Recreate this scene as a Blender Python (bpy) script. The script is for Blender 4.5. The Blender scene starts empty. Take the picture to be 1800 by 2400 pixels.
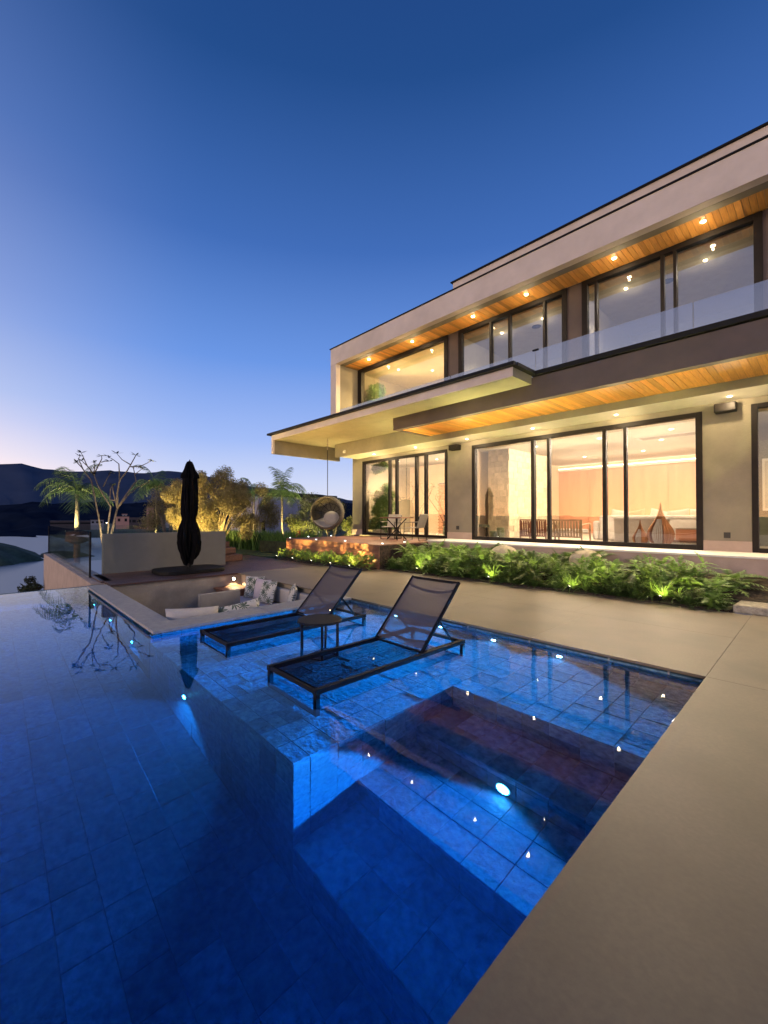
import bpy, bmesh, math, random
from mathutils import Vector, Matrix, Euler
rnd = random.Random(7)
S = bpy.context.scene
C = S.collection
PI = math.pi
def R(a): return math.radians(a)

# ------------------------------------------------------------------ camera
cam_d = bpy.data.cameras.new('camera'); cam = bpy.data.objects.new('camera', cam_d); C.objects.link(cam)
cam_d.sensor_fit = 'VERTICAL'; cam_d.sensor_height = 36.0; cam_d.lens = 981.0/2400*36
cam_d.clip_start = 0.05; cam_d.clip_end = 12000
cam.location = (0, 0, 1.5)
cam.rotation_euler = (R(90) + math.atan(12/981), 0, R(46.5))
S.camera = cam

# ------------------------------------------------------------------ colour helpers
def lin(c):
    return tuple(((x/255)/12.92 if x/255 <= .04045 else ((x/255+.055)/1.055)**2.4) for x in c)
def sc(c, k): return tuple(x*k for x in c)

# ------------------------------------------------------------------ world: dusk sky, afterglow low in the south-west
W = bpy.data.worlds.new('World'); S.world = W; W.use_nodes = True
nt = W.node_tree; nt.nodes.clear()
def N(nt, t, **kw):
    n = nt.nodes.new(t)
    for k, v in kw.items(): setattr(n, k, v)
    return n
def ramp(nt, stops, interp='EASE'):
    r = N(nt, 'ShaderNodeValToRGB'); r.color_ramp.interpolation = interp
    el = r.color_ramp.elements
    while len(el) > 1: el.remove(el[0])
    el[0].position = stops[0][0]; el[0].color = (*stops[0][1], 1)
    for p, c in stops[1:]:
        e = el.new(p); e.color = (*c, 1)
    return r
L = nt.links.new
out = N(nt, 'ShaderNodeOutputWorld'); bg = N(nt, 'ShaderNodeBackground')
tc = N(nt, 'ShaderNodeTexCoord'); sep = N(nt, 'ShaderNodeSeparateXYZ'); L(tc.outputs['Generated'], sep.inputs[0])
asn = N(nt, 'ShaderNodeMath', operation='ARCSINE'); L(sep.outputs[2], asn.inputs[0])
el = N(nt, 'ShaderNodeMath', operation='DIVIDE'); L(asn.outputs[0], el.inputs[0]); el.inputs[1].default_value = PI/2
flat = N(nt, 'ShaderNodeCombineXYZ'); L(sep.outputs[0], flat.inputs[0]); L(sep.outputs[1], flat.inputs[1])
nrm = N(nt, 'ShaderNodeVectorMath', operation='NORMALIZE'); L(flat.outputs[0], nrm.inputs[0])
dot = N(nt, 'ShaderNodeVectorMath', operation='DOT_PRODUCT'); L(nrm.outputs[0], dot.inputs[0])
sx, sy = math.sin(R(-150)), math.cos(R(-150)); dot.inputs[1].default_value = (sx, sy, 0)
mr = N(nt, 'ShaderNodeMapRange', interpolation_type='SMOOTHSTEP'); L(dot.outputs['Value'], mr.inputs[0])
mr.inputs[1].default_value = 0.14; mr.inputs[2].default_value = 1.05
away = ramp(nt, [(0, lin((236,232,240))), (.05, lin((208,218,248))), (.11, lin((164,190,248))), (.22, lin((108,152,230))),
                 (.36, lin((66,110,186))), (.52, lin((36,78,142))), (.7, lin((28,60,120))), (1, lin((20,46,100)))], 'LINEAR')
near = ramp(nt, [(0, sc(lin((255,186,124)), 2.9)), (.03, sc(lin((255,200,148)), 2.4)), (.07, sc(lin((248,214,186)), 1.7)), (.14, sc(lin((216,214,224)), 1.15)), (.25, lin((178,182,218))),
                 (.4, lin((116,140,200))), (.6, lin((50,86,150))), (1, lin((20,46,100)))], 'LINEAR')
L(el.outputs[0], away.inputs[0]); L(el.outputs[0], near.inputs[0])
mx = N(nt, 'ShaderNodeMixRGB'); L(mr.outputs[0], mx.inputs[0]); L(away.outputs[0], mx.inputs[1]); L(near.outputs[0], mx.inputs[2])
L(mx.outputs[0], bg.inputs[0]); bg.inputs[1].default_value = 1.0
L(bg.outputs[0], out.inputs[0])

# one very weak, wide afterglow sun, added low in the south-east, clear of the window reflections
sd = bpy.data.lights.new('afterglow', 'SUN'); so = bpy.data.objects.new('afterglow', sd); C.objects.link(so)
sd.energy = 1.1; sd.angle = R(16); sd.color = (1, .74, .60)
so.rotation_euler = Vector((-.42, 1, -.13)).to_track_quat('-Z', 'Y').to_euler()

S.view_settings.view_transform = 'Standard'; S.view_settings.look = 'None'
S.view_settings.exposure = 0; S.view_settings.gamma = 1; S.view_settings.use_curve_mapping = False
S.render.engine = 'CYCLES'
cy = S.cycles
cy.use_denoising = True
try: cy.denoiser = 'OPENIMAGEDENOISE'
except Exception: pass
cy.max_bounces = 10; cy.diffuse_bounces = 3; cy.glossy_bounces = 5; cy.transmission_bounces = 8; cy.transparent_max_bounces = 16; cy.volume_bounces = 0
cy.sample_clamp_indirect = 4; cy.sample_clamp_direct = 30; cy.blur_glossy = .3
cy.use_light_tree = True

# ------------------------------------------------------------------ tagging
def tag(o, label=None, cat=None, group=None, kind=None):
    if label: o['label'] = label
    if cat: o['category'] = cat
    if group: o['group'] = group
    if kind: o['kind'] = kind
    return o
def thing(name, label, cat, loc=(0,0,0), rz=0, group=None):
    o = bpy.data.objects.new(name, None); C.objects.link(o); o.empty_display_size = .1
    o.location = loc; o.rotation_euler = (0, 0, rz)
    return tag(o, label, cat, group)
def dup(root, loc=None, rz=None, label=None, group=None, scale=None):
    def cp(o, parent):
        c = o.copy(); C.objects.link(c)
        if parent: c.parent = parent
        for ch in list(o.children): cp(ch, c)
        return c
    r = cp(root, None)
    if loc is not None: r.location = loc
    if rz is not None: r.rotation_euler = (0, 0, rz)
    if scale is not None: r.scale = (scale,)*3
    if label: r['label'] = label
    if group: r['group'] = group
    return r

# ------------------------------------------------------------------ mesh builder
class MB:
    def __init__(s): s.v = []; s.f = []; s.m = []; s.mi = 0
    def add(s, vs, fs):
        b = len(s.v); s.v += [tuple(v) for v in vs]; s.f += [tuple(i+b for i in f) for f in fs]; s.m += [s.mi]*len(fs); return s
    def box(s, x0, x1, y0, y1, z0, z1, M=None):
        vs = [(x, y, z) for z in (z0, z1) for y in (y0, y1) for x in (x0, x1)]
        if M: vs = [M @ Vector(v) for v in vs]
        return s.add(vs, [(0,2,3,1),(4,5,7,6),(0,1,5,4),(2,6,7,3),(0,4,6,2),(1,3,7,5)])
    def prism(s, pts, z0, z1):
        n = len(pts); vs = [(x,y,z0) for x,y in pts]+[(x,y,z1) for x,y in pts]
        fs = [tuple(range(n))[::-1], tuple(range(n, 2*n))] + [(i,(i+1)%n,(i+1)%n+n,i+n) for i in range(n)]
        return s.add(vs, fs)
    def tube(s, pts, r, n=8, cap=True):
        pts = [Vector(p) for p in pts]; k = len(pts)
        rs = r if isinstance(r, (list, tuple)) else [r]*k
        b = len(s.v); up = None
        for i, p in enumerate(pts):
            d = (pts[min(i+1,k-1)]-pts[max(i-1,0)]).normalized()
            if up is None: up = Vector((0,0,1)) if abs(d.z) < .9 else Vector((1,0,0))
            a = d.cross(up)
            if a.length < 1e-4: a = d.cross(Vector((0,1,0)))
            a.normalize(); c = a.cross(d).normalized(); up = c
            for j in range(n):
                t = 2*PI*j/n; s.v.append(tuple(p+(a*math.cos(t)+c*math.sin(t))*rs[i]))
        for i in range(k-1):
            for j in range(n):
                s.f.append((b+i*n+j, b+i*n+(j+1)%n, b+(i+1)*n+(j+1)%n, b+(i+1)*n+j)); s.m.append(s.mi)
        if cap:
            s.f.append(tuple(b+j for j in range(n))[::-1]); s.m.append(s.mi)
            s.f.append(tuple(b+(k-1)*n+j for j in range(n))); s.m.append(s.mi)
        return s
    def bar(s, a, b, w, h):       # rectangular bar between two points, h measured along z
        a = Vector(a); b = Vector(b); d = (b-a).normalized()
        u = Vector((0,0,1)) if abs(d.z) < .95 else Vector((0,1,0))
        x = d.cross(u).normalized(); y = x.cross(d).normalized()
        vs = [p + x*sx_*w/2 + y*sy_*h/2 for p in (a, b) for sx_, sy_ in ((-1,-1),(1,-1),(1,1),(-1,1))]
        return s.add(vs, [(0,1,2,3)[::-1],(4,5,6,7),(0,1,5,4),(1,2,6,5),(2,3,7,6),(3,0,4,7)])
    def lathe(s, prof, n=24, cx=0, cy=0, mod=None, cap=True):
        b = len(s.v); k = len(prof)
        for i, (r, z) in enumerate(prof):
            for j in range(n):
                t = 2*PI*j/n; rr = r*(mod(t, z) if mod else 1)
                s.v.append((cx+rr*math.cos(t), cy+rr*math.sin(t), z))
        for i in range(k-1):
            for j in range(n):
                s.f.append((b+i*n+j, b+i*n+(j+1)%n, b+(i+1)*n+(j+1)%n, b+(i+1)*n+j)); s.m.append(s.mi)
        if cap:
            s.f.append(tuple(b+j for j in range(n))[::-1]); s.m.append(s.mi)
            s.f.append(tuple(b+(k-1)*n+j for j in range(n))); s.m.append(s.mi)
        return s
    def quad(s, c, u, v):
        c = Vector(c); return s.add([c-u-v, c+u-v, c+u+v, c-u+v], [(0,1,2,3)])
    def mesh(s, name, mats, smooth=False, off=(0,0,0)):
        me = bpy.data.meshes.new(name)
        o = Vector(off)
        me.from_pydata([tuple(Vector(v)-o) for v in s.v] if o.length else s.v, [], s.f)
        for m in (mats if isinstance(mats, (list, tuple)) else [mats]): me.materials.append(m)
        if any(s.m): me.polygons.foreach_set('material_index', s.m)
        if smooth: me.polygons.foreach_set('use_smooth', [True]*len(me.polygons))
        me.update(); return me
    def build(s, name, mats, parent=None, smooth=False, bevel=0, seg=2, subsurf=0):
        off = parent.location if parent is not None and parent.parent is None else (parent.location + parent.parent.location if parent is not None else (0,0,0))
        if getattr(s, 'local', False): off = (0,0,0)
        o = bpy.data.objects.new(name, s.mesh(name, mats, smooth, off)); C.objects.link(o)
        if parent is not None: o.parent = parent
        if bevel:
            b = o.modifiers.new('bevel', 'BEVEL'); b.width = bevel; b.segments = seg; b.limit_method = 'ANGLE'; b.angle_limit = R(40)
        if subsurf:
            b = o.modifiers.new('sub', 'SUBSURF'); b.levels = subsurf; b.render_levels = subsurf
        return o
def LMB():
    m = MB(); m.local = True; return m
def boxo(name, m, parent, x0, x1, y0, y1, z0, z1, bevel=0, local=False):
    b = MB(); b.local = local
    return b.box(x0, x1, y0, y1, z0, z1).build(name, m, parent, bevel=bevel)

# ------------------------------------------------------------------ materials
MATS = {}
def mat(name, col, rough=.6, metal=0, noise=.12, nscale=6, bump=0, bscale=40, spec=.5, col2=None, rand=0, coord='Object', stretch=None, alpha=None, sheen=0, transl=0, coat=0, n2=None):
    if name in MATS: return MATS[name]
    m = bpy.data.materials.new(name); m.use_nodes = True; t = m.node_tree; t.nodes.clear(); K = t.links.new
    o = N(t, 'ShaderNodeOutputMaterial'); p = N(t, 'ShaderNodeBsdfPrincipled')
    p.inputs['Roughness'].default_value = rough; p.inputs['Metallic'].default_value = metal
    p.inputs['Specular IOR Level'].default_value = spec; p.inputs['Coat Weight'].default_value = coat
    tcn = N(t, 'ShaderNodeTexCoord'); vec = tcn.outputs[coord]
    oi = N(t, 'ShaderNodeObjectInfo')
    if rand or coord == 'Object':
        ad = N(t, 'ShaderNodeVectorMath', operation='MULTIPLY_ADD'); K(oi.outputs['Random'], ad.inputs[0])
        ad.inputs[1].default_value = (13.1, 7.7, 3.3); K(vec, ad.inputs[2]); vec = ad.outputs[0]
    if stretch:
        mp = N(t, 'ShaderNodeMapping'); mp.inputs['Scale'].default_value = stretch; K(vec, mp.inputs[0]); vec = mp.outputs[0]
    nz = N(t, 'ShaderNodeTexNoise'); nz.inputs['Scale'].default_value = nscale; nz.inputs['Detail'].default_value = 6; nz.inputs['Roughness'].default_value = .6; K(vec, nz.inputs[0])
    c2 = col2 or tuple(max(0, x*(1-noise*2.2)) for x in col)
    c1 = col if col2 else tuple(min(1, x*(1+noise)) for x in col)
    rp = ramp(t, [(.32, c2), (.68, c1)], 'LINEAR'); K(nz.outputs['Fac'], rp.inputs[0])
    colo = rp.outputs[0]
    if n2:   # second, large-scale blotch:  (scale, colour, amount)
        nb = N(t, 'ShaderNodeTexNoise'); nb.inputs['Scale'].default_value = n2[0]; nb.inputs['Detail'].default_value = 4; K(tcn.outputs[coord], nb.inputs[0])
        mr_ = N(t, 'ShaderNodeMapRange'); mr_.inputs[1].default_value = .42; mr_.inputs[2].default_value = .68; mr_.inputs[4].default_value = n2[2]; K(nb.outputs['Fac'], mr_.inputs[0])
        m_ = N(t, 'ShaderNodeMixRGB'); m_.inputs[2].default_value = (*n2[1], 1); K(mr_.outputs[0], m_.inputs[0]); K(colo, m_.inputs[1]); colo = m_.outputs[0]
    if rand:
        hs = N(t, 'ShaderNodeHueSaturation'); K(colo, hs.inputs['Color'])
        mm = N(t, 'ShaderNodeMapRange'); mm.inputs[3].default_value = 1-rand; mm.inputs[4].default_value = 1+rand; K(oi.outputs['Random'], mm.inputs[0]); K(mm.outputs[0], hs.inputs['Value'])
        colo = hs.outputs[0]
    K(colo, p.inputs['Base Color'])
    if bump:
        nb = N(t, 'ShaderNodeTexNoise'); nb.inputs['Scale'].default_value = bscale; nb.inputs['Detail'].default_value = 5; K(vec, nb.inputs[0])
        bp = N(t, 'ShaderNodeBump'); bp.inputs['Strength'].default_value = bump; bp.inputs['Distance'].default_value = .02; K(nb.outputs['Fac'], bp.inputs['Height']); K(bp.outputs[0], p.inputs['Normal'])
    if transl:
        tr = N(t, 'ShaderNodeBsdfTranslucent'); K(colo, tr.inputs[0]); ms = N(t, 'ShaderNodeMixShader'); ms.inputs[0].default_value = transl
        K(p.outputs[0], ms.inputs[1]); K(tr.outputs[0], ms.inputs[2]); K(ms.outputs[0], o.inputs[0])
    elif alpha is not None:
        tr = N(t, 'ShaderNodeBsdfTransparent'); ms = N(t, 'ShaderNodeMixShader'); ms.inputs[0].default_value = alpha
        K(tr.outputs[0], ms.inputs[1]); K(p.outputs[0], ms.inputs[2]); K(ms.outputs[0], o.inputs[0])
    else: K(p.outputs[0], o.inputs[0])
    MATS[name] = m; return m
def glassm(name, base=.1, tint=(1,1,1), gain=1.0):
    m = bpy.data.materials.new(name); m.use_nodes = True; t = m.node_tree; t.nodes.clear(); K = t.links.new
    o = N(t, 'ShaderNodeOutputMaterial'); tr = N(t, 'ShaderNodeBsdfTransparent'); tr.inputs[0].default_value = (*tint, 1)
    gl = N(t, 'ShaderNodeBsdfGlossy'); gl.inputs['Roughness'].default_value = 0.0
    fr = N(t, 'ShaderNodeFresnel'); ge = N(t, 'ShaderNodeNewGeometry'); mi = N(t, 'ShaderNodeMapRange'); K(ge.outputs['Backfacing'], mi.inputs[0]); mi.inputs[3].default_value = 1.5; mi.inputs[4].default_value = 1/1.5; K(mi.outputs[0], fr.inputs[0])
    ma = N(t, 'ShaderNodeMath', operation='MULTIPLY_ADD'); ma.use_clamp = True; K(fr.outputs[0], ma.inputs[0]); ma.inputs[1].default_value = gain; ma.inputs[2].default_value = base
    ms = N(t, 'ShaderNodeMixShader'); K(ma.outputs[0], ms.inputs[0]); K(tr.outputs[0], ms.inputs[1]); K(gl.outputs[0], ms.inputs[2]); K(ms.outputs[0], o.inputs[0])
    MATS[name] = m; return m
def emit(name, col, s):
    m = bpy.data.materials.new(name); m.use_nodes = True; t = m.node_tree; t.nodes.clear()
    o = N(t, 'ShaderNodeOutputMaterial'); e = N(t, 'ShaderNodeEmission'); e.inputs[0].default_value = (*col, 1); e.inputs[1].default_value = s
    t.links.new(e.outputs[0], o.inputs[0]); MATS[name] = m; return m
def water_mat():
    m = bpy.data.materials.new('pool_water'); m.use_nodes = True; t = m.node_tree; t.nodes.clear(); K = t.links.new
    o = N(t, 'ShaderNodeOutputMaterial'); g = N(t, 'ShaderNodeBsdfGlass'); g.inputs['IOR'].default_value = 1.333; g.inputs['Roughness'].default_value = 0
    tcn = N(t, 'ShaderNodeTexCoord'); nz = N(t, 'ShaderNodeTexNoise'); nz.inputs['Scale'].default_value = 1.6; nz.inputs['Detail'].default_value = 2.5; K(tcn.outputs['Object'], nz.inputs[0])
    bp = N(t, 'ShaderNodeBump'); bp.inputs['Strength'].default_value = .055; bp.inputs['Distance'].default_value = .03; K(nz.outputs['Fac'], bp.inputs['Height']); K(bp.outputs[0], g.inputs['Normal'])
    K(g.outputs[0], o.inputs[0])
    a = N(t, 'ShaderNodeVolumeAbsorption'); a.inputs[0].default_value = (.0, .77, .885, 1); a.inputs[1].default_value = 1.75
    vs = N(t, 'ShaderNodeVolumeScatter'); vs.inputs['Color'].default_value = (.15,.4,1,1); vs.inputs['Density'].default_value = .0022; vs.inputs['Anisotropy'].default_value = .3
    ad = N(t, 'ShaderNodeAddShader'); K(a.outputs[0], ad.inputs[0]); K(vs.outputs[0], ad.inputs[1]); K(ad.outputs[0], o.inputs['Volume'])
    return m

M_tile = mat('pool_tile', (.21,.37,.42), rough=.4, noise=.3, nscale=16, bump=.5, bscale=26, rand=.42, col2=(.04,.10,.14))  # mottling contrast also paints the speckle of caustic light onto the stone
M_grout = mat('pool_grout', (.055,.11,.135), rough=.8)
M_water = water_mat()
M_deck = mat('beige_porcelain', (.165,.128,.08), rough=.5, noise=.05, nscale=40, bump=.03, bscale=90, n2=(1.3, (.11,.086,.054), .7))  # large blotches paint stains and also stand for a soft shadow
M_cope = mat('coping_stone', (.34,.32,.28), rough=.6, noise=.08, nscale=14, bump=.2, bscale=70)
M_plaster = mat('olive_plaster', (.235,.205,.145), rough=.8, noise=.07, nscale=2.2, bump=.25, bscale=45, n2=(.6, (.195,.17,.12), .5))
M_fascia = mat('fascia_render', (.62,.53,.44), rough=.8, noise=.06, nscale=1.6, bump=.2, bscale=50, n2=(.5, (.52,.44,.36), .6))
M_pit = mat('pit_render', (.36,.31,.24), rough=.85, noise=.1, nscale=3, bump=.25, bscale=50)
M_wallgrey = mat('grey_green_render', (.17,.165,.14), rough=.85, noise=.06, nscale=2, bump=.2, bscale=60)
M_parapet = mat('pink_render', (.46,.345,.265), rough=.85, noise=.08, nscale=2, bump=.2, bscale=50)
M_black = mat('black_metal', (.006,.0055,.005), rough=.55, noise=.2, spec=.2)
M_frame = mat('dark_bronze_frame', (.010,.007,.006), rough=.55, noise=.2, spec=.2)
M_brown = mat('brown_beam_paint', (.075,.053,.046), rough=.6, noise=.1, nscale=2, bump=.1)
M_white = mat('white_paint', (.72,.70,.62), rough=.7, noise=.03)
M_ceil = mat('cream_ceiling', (.66,.61,.48), rough=.8, noise=.03)
M_wood = mat('soffit_wood', (.86,.42,.09), rough=.5, noise=.25, nscale=4, stretch=(14,.8,14), rand=.32, bump=.15, bscale=8, col2=(.62,.27,.055))
M_deckwood = mat('deck_wood', (.24,.105,.055), rough=.55, noise=.3, nscale=4, stretch=(1,9,9), rand=.3, bump=.3, bscale=10, col2=(.11,.05,.03))
M_deckwood2 = mat('deck_wood_dark', (.12,.062,.045), rough=.4, noise=.3, nscale=4, stretch=(9,1,9), rand=.3, bump=.3, bscale=10, col2=(.055,.03,.024))
M_glass = glassm('window_glass', .075, (.97,.97,.95), 1.0)
M_uglass = glassm('upper_glass', .16, (.97,.97,.95), 1.2)
M_bglass = glassm('balcony_glass', .20, (.86,.88,.92), 1.3)
M_rail = glassm('rail_glass', .035, (.9,.94,.93), .9)
M_orange = mat('copper_panel', (.62,.29,.16), rough=.55, noise=.08, nscale=1.2, stretch=(3,3,.4))
M_beige = mat('interior_beige', (.68,.52,.34), rough=.8, noise=.05, nscale=1.5)
M_brick = mat('interior_brick', (.55,.27,.14), rough=.85, noise=.2, nscale=8, rand=.3)
M_stone = mat('cut_stone', (.55,.46,.30), rough=.8, noise=.12, nscale=5, rand=.22, bump=.2)
M_floor = mat('interior_floor', (.5,.44,.32), rough=.3, noise=.05)
M_soil = mat('soil', (.045,.03,.018), rough=.95, noise=.4, nscale=12, bump=.8, bscale=20)
M_terr = mat('terrain_dark', (.045,.062,.03), rough=.95, noise=.3, nscale=.2, bump=.5, bscale=2)
M_lawn = mat('lawn', (.05,.09,.025), rough=.9, noise=.3, nscale=10, bump=.6, bscale=60)
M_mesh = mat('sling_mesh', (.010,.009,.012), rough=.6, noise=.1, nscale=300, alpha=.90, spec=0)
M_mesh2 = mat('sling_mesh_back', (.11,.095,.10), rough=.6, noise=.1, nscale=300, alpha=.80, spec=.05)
M_tube = mat('lounger_frame', (.009,.008,.009), rough=.55, spec=.12)
M_cloth = mat('black_cloth', (.004,.0035,.004), rough=.9, noise=.3, nscale=6, bump=.4, bscale=12, spec=.1)
M_cush = mat('cream_cushion', (.55,.50,.43), rough=.9, noise=.05, bump=.2, bscale=90)
M_pink = mat('pale_pink_cushion', (.62,.52,.50), rough=.9, noise=.05, bump=.2, bscale=90)
M_wicker = mat('grey_wicker', (.085,.075,.06), rough=.8, noise=.3, nscale=30, bump=.8, bscale=45)
M_leaf = mat('philodendron_leaf', (.15,.26,.05), rough=.42, noise=.3, nscale=3, rand=.4, transl=.2)
M_leaf2 = mat('spider_leaf', (.26,.42,.08), rough=.45, noise=.25, nscale=5, rand=.2, transl=.3)
M_fern = mat('fern_leaf', (.07,.14,.03), rough=.5, noise=.3, nscale=5, rand=.25, transl=.3)
M_palm = mat('palm_leaf', (.10,.17,.04), rough=.45, noise=.3, nscale=3, transl=.25)
M_bamb = mat('bamboo_leaf', (.30,.25,.09), rough=.6, noise=.4, nscale=4, transl=.3, col2=(.13,.105,.04))
M_dleaf = mat('dark_leaf', (.05,.065,.025), rough=.6, noise=.4, nscale=4, transl=.2)
M_yleaf = mat('yellow_leaf', (.22,.25,.06), rough=.5, noise=.4, nscale=4, transl=.3)
M_red = mat('red_leaf', (.25,.03,.02), rough=.5, noise=.3, transl=.2)
M_gleaf = mat('bright_leaf', (.12,.22,.05), rough=.5, noise=.4, nscale=6, transl=.25, col2=(.05,.11,.02))
M_bark = mat('pale_bark', (.30,.25,.18), rough=.85, noise=.25, nscale=10, bump=.4)
M_bark2 = mat('grey_bark', (.13,.105,.085), rough=.85, noise=.25, nscale=10, bump=.4)
M_cane = mat('bamboo_cane', (.45,.36,.17), rough=.5, noise=.2)
M_warm = emit('warm_bulb', (1,.80,.48), 60)
M_warm2 = emit('warm_led', (1,.86,.62), 14)
M_cool = emit('white_led', (.9,.95,1), 10)
M_pool = emit('pool_lens', (.30,.62,1), 55)
M_cove = emit('cove_strip', (1,.93,.72), 6.0)
M_outlet = mat('outlet_black', (.02,.018,.016), rough=.5)
M_water_lake = mat('lake_water', (.10,.11,.13), rough=.30, noise=.1, bump=.12, bscale=.06, coord='Object')

def lamp(name, kind, loc, col, P, parent=None, aim=None, size=None, blend=.5, rad=.02):
    d = bpy.data.lights.new(name, kind); o = bpy.data.objects.new(name, d); C.objects.link(o)
    d.energy = P; d.color = col
    if kind == 'SPOT': d.spot_size = R(size or 120); d.spot_blend = blend
    if kind in ('SPOT', 'POINT'): d.shadow_soft_size = rad
    if kind == 'AREA': d.size = size or .3
    q = Vector(loc)
    if parent is not None:
        q = q - parent.location; o.parent = parent
    o.location = q
    if aim is not None: o.rotation_euler = Vector(aim).to_track_quat('-Z', 'Y').to_euler()
    return o

# =================================================================== SETTING
WL = -.03           # water level
DK = .03            # deck level
# ---- terrain close by, lake, far hills
g = MB(); nx, ny = 50, 44
def near_h(x, y):
    if x < -24: d = -24-x
    elif y < -14: d = -14-y
    else: d = 0
    dx = max(0, -24-x); dy = max(0, -14-y); d = math.hypot(dx, dy)
    if y < 1.9 and x < -12: d = max(d, min(-12-x, 1.9-y))
    b = -.12 if y > 2 else -2.2
    if x < -14.4 and y < 4.4: b = min(b, -.12-1.3*min(-14.4-x, 4.4-y)); b = min(b, -2.5)
    if x > 12: b = -.12
    return max(-24, b - .55*d)
for j in range(ny+1):
    for i in range(nx+1):
        x = -75 + i*3.0 if i else -130; y = -60 + j*3.0
        z = near_h(x, y)
        g.v.append((x, y, z))
def carve(i, j):  # leave the pool, pit and terrace footprint to their own geometry
    x0, y0 = g.v[j*(nx+1)+i][:2]; x1, y1 = g.v[(j+1)*(nx+1)+i+1][:2]
    return x1 > -11 and x0 < 9 and y1 > -6 and y0 < 12
for j in range(ny):
    for i in range(nx):
        if carve(i, j): continue
        a = j*(nx+1)+i; g.f.append((a, a+1, a+nx+2, a+nx+1)); g.m.append(0)
tag(g.build('ground', M_terr, smooth=True), kind='structure')
b = MB(); b.box(-140, -24.5, 2.0, 70, -30, -25)
lk = MB(); lk.add([(-5000,-5000,-20),(5000,-5000,-20),(5000,5000,-20),(-5000,5000,-20)], [(0,1,2,3)])
tag(lk.build('lake', M_water_lake), kind='structure')
CAMA = R(46.5)
def dirpx(px):
    t = (px-900)/981; f = (-math.sin(CAMA), math.cos(CAMA)); r = (math.cos(CAMA), math.sin(CAMA))
    return (f[0]+t*r[0], f[1]+t*r[1])
def at(px, py, z=0., d=None):
    """point of the scene seen at a pixel of the photograph, on height z or at depth d"""
    dx, dy = dirpx(px)
    if d is None: d = (1.5-z)*981/(py-1212)
    return Vector((dx*d, dy*d, 1.5-(py-1212)/981*d))
def atY(px, py, Y):
    dx, dy = dirpx(px); d = Y/dy; return Vector((dx*d, Y, 1.5-(py-1212)/981*d))
def FX(px, Y=11.3):
    dx, dy = dirpx(px); return dx/dy*Y
def az_of(px):
    dx, dy = dirpx(px); a = math.atan2(dy, dx); return a if a > -1 else a + 2*PI
def hnoise(a, s=1):
    return (math.sin(a*7*s+1.3)*.5+math.sin(a*13*s+.4)*.28+math.sin(a*29*s+2.1)*.16+math.sin(a*61*s)*.08+math.sin(a*133*s+.7)*.05)
def ridge_mesh(name, mt, d0, d1, shore, prof, nr, rough, seed):
    q = MB(); na = 420; rr = random.Random(seed)
    for i in range(na+1):
        a = 2*PI*i/na
        H = prof(a)
        for k in range(nr+1):
            t = k/nr; d = d0 + (d1-d0)*t
            s_ = t*t*(3-2*t)
            z = shore + (H-shore)*s_ + rough*(rr.random()-.5)*(t*(1-t)*4+.12)*2
            q.v.append((d*math.cos(a), d*math.sin(a), z))
    for i in range(na):
        for k in range(nr):
            a0 = i*(nr+1)+k; q.f.append((a0, a0+1, a0+nr+2, a0+nr+1)); q.m.append(0)
    return q.build(name, mt, smooth=True)
M_hill = mat('far_hill', (.075,.092,.13), rough=1, noise=.25, nscale=.004, bump=.0, col2=(.058,.074,.108), spec=0)  # distance haze is put into the blue of both hill materials
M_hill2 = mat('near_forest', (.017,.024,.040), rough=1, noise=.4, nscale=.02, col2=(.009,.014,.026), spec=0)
pts = [(-400,1120),(-200,1100),(0,1091),(50,1090),(100,1101),(165,1110),(250,1107),(330,1112),(400,1106),(480,1120),(600,1144),(720,1158),(850,1176),(1000,1186),(1400,1190),(2200,1195)]
azs = sorted((az_of(p), y) for p, y in pts)
def far_prof(a):
    a_ = a if a > -1 else a+2*PI
    for k in range(len(azs)-1):
        if azs[k][0] <= a_ <= azs[k+1][0]:
            t = (a_-azs[k][0])/(azs[k+1][0]-azs[k][0]); t = t*t*(3-2*t)
            y = azs[k][1]*(1-t)+azs[k+1][1]*t
            break
    else:
        y = 1190
        if a_ > azs[-1][0]: y = 1120+(1211-1120)*min(1, (a_-azs[-1][0])/.9)**.7
        elif a_ < azs[0][0]: y = 1195
    ct = max(.45, math.cos(a_-(PI/2+CAMA)))
    h = 1.5 + (1212-y)/981*3600*ct
    return h + hnoise(a_, 3)*4
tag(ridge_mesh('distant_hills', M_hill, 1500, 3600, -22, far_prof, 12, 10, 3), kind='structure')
def near_prof(a):
    if a < -1e-6: a += 2*PI
    ct = max(.45, math.cos(a-(PI/2+CAMA)))
    y = 1181 + 8*hnoise(a, 2)
    if a > PI*1.06: y += (1213-1181)*min(1, (a-PI*1.06)/.35)
    return 1.5 + (1212-y)/981*1250*ct + 2*hnoise(a, 9)
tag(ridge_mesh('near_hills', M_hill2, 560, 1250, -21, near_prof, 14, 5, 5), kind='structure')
# low shore with houses, right of px 110
q = MB(); na = 70; nr = 6; rr = random.Random(2)
for i in range(na+1):
    px = 112 + (900-112)*i/na; dx, dy = dirpx(px)
    e = min(1, i/6)
    for k in range(nr+1):
        t = k/nr; d = 425+20*hnoise(i*.1)+t*150
        z = -21 + (13*t**.6+1.2*rr.random())*e
        q.v.append((dx*d, dy*d, z))
for i in range(na):
    for k in range(nr):
        a0 = i*(nr+1)+k; q.f.append((a0, a0+nr+1, a0+nr+2, a0+1)); q.m.append(0)
tag(q.build('far_shore', M_terr, smooth=True), kind='structure')
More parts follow.
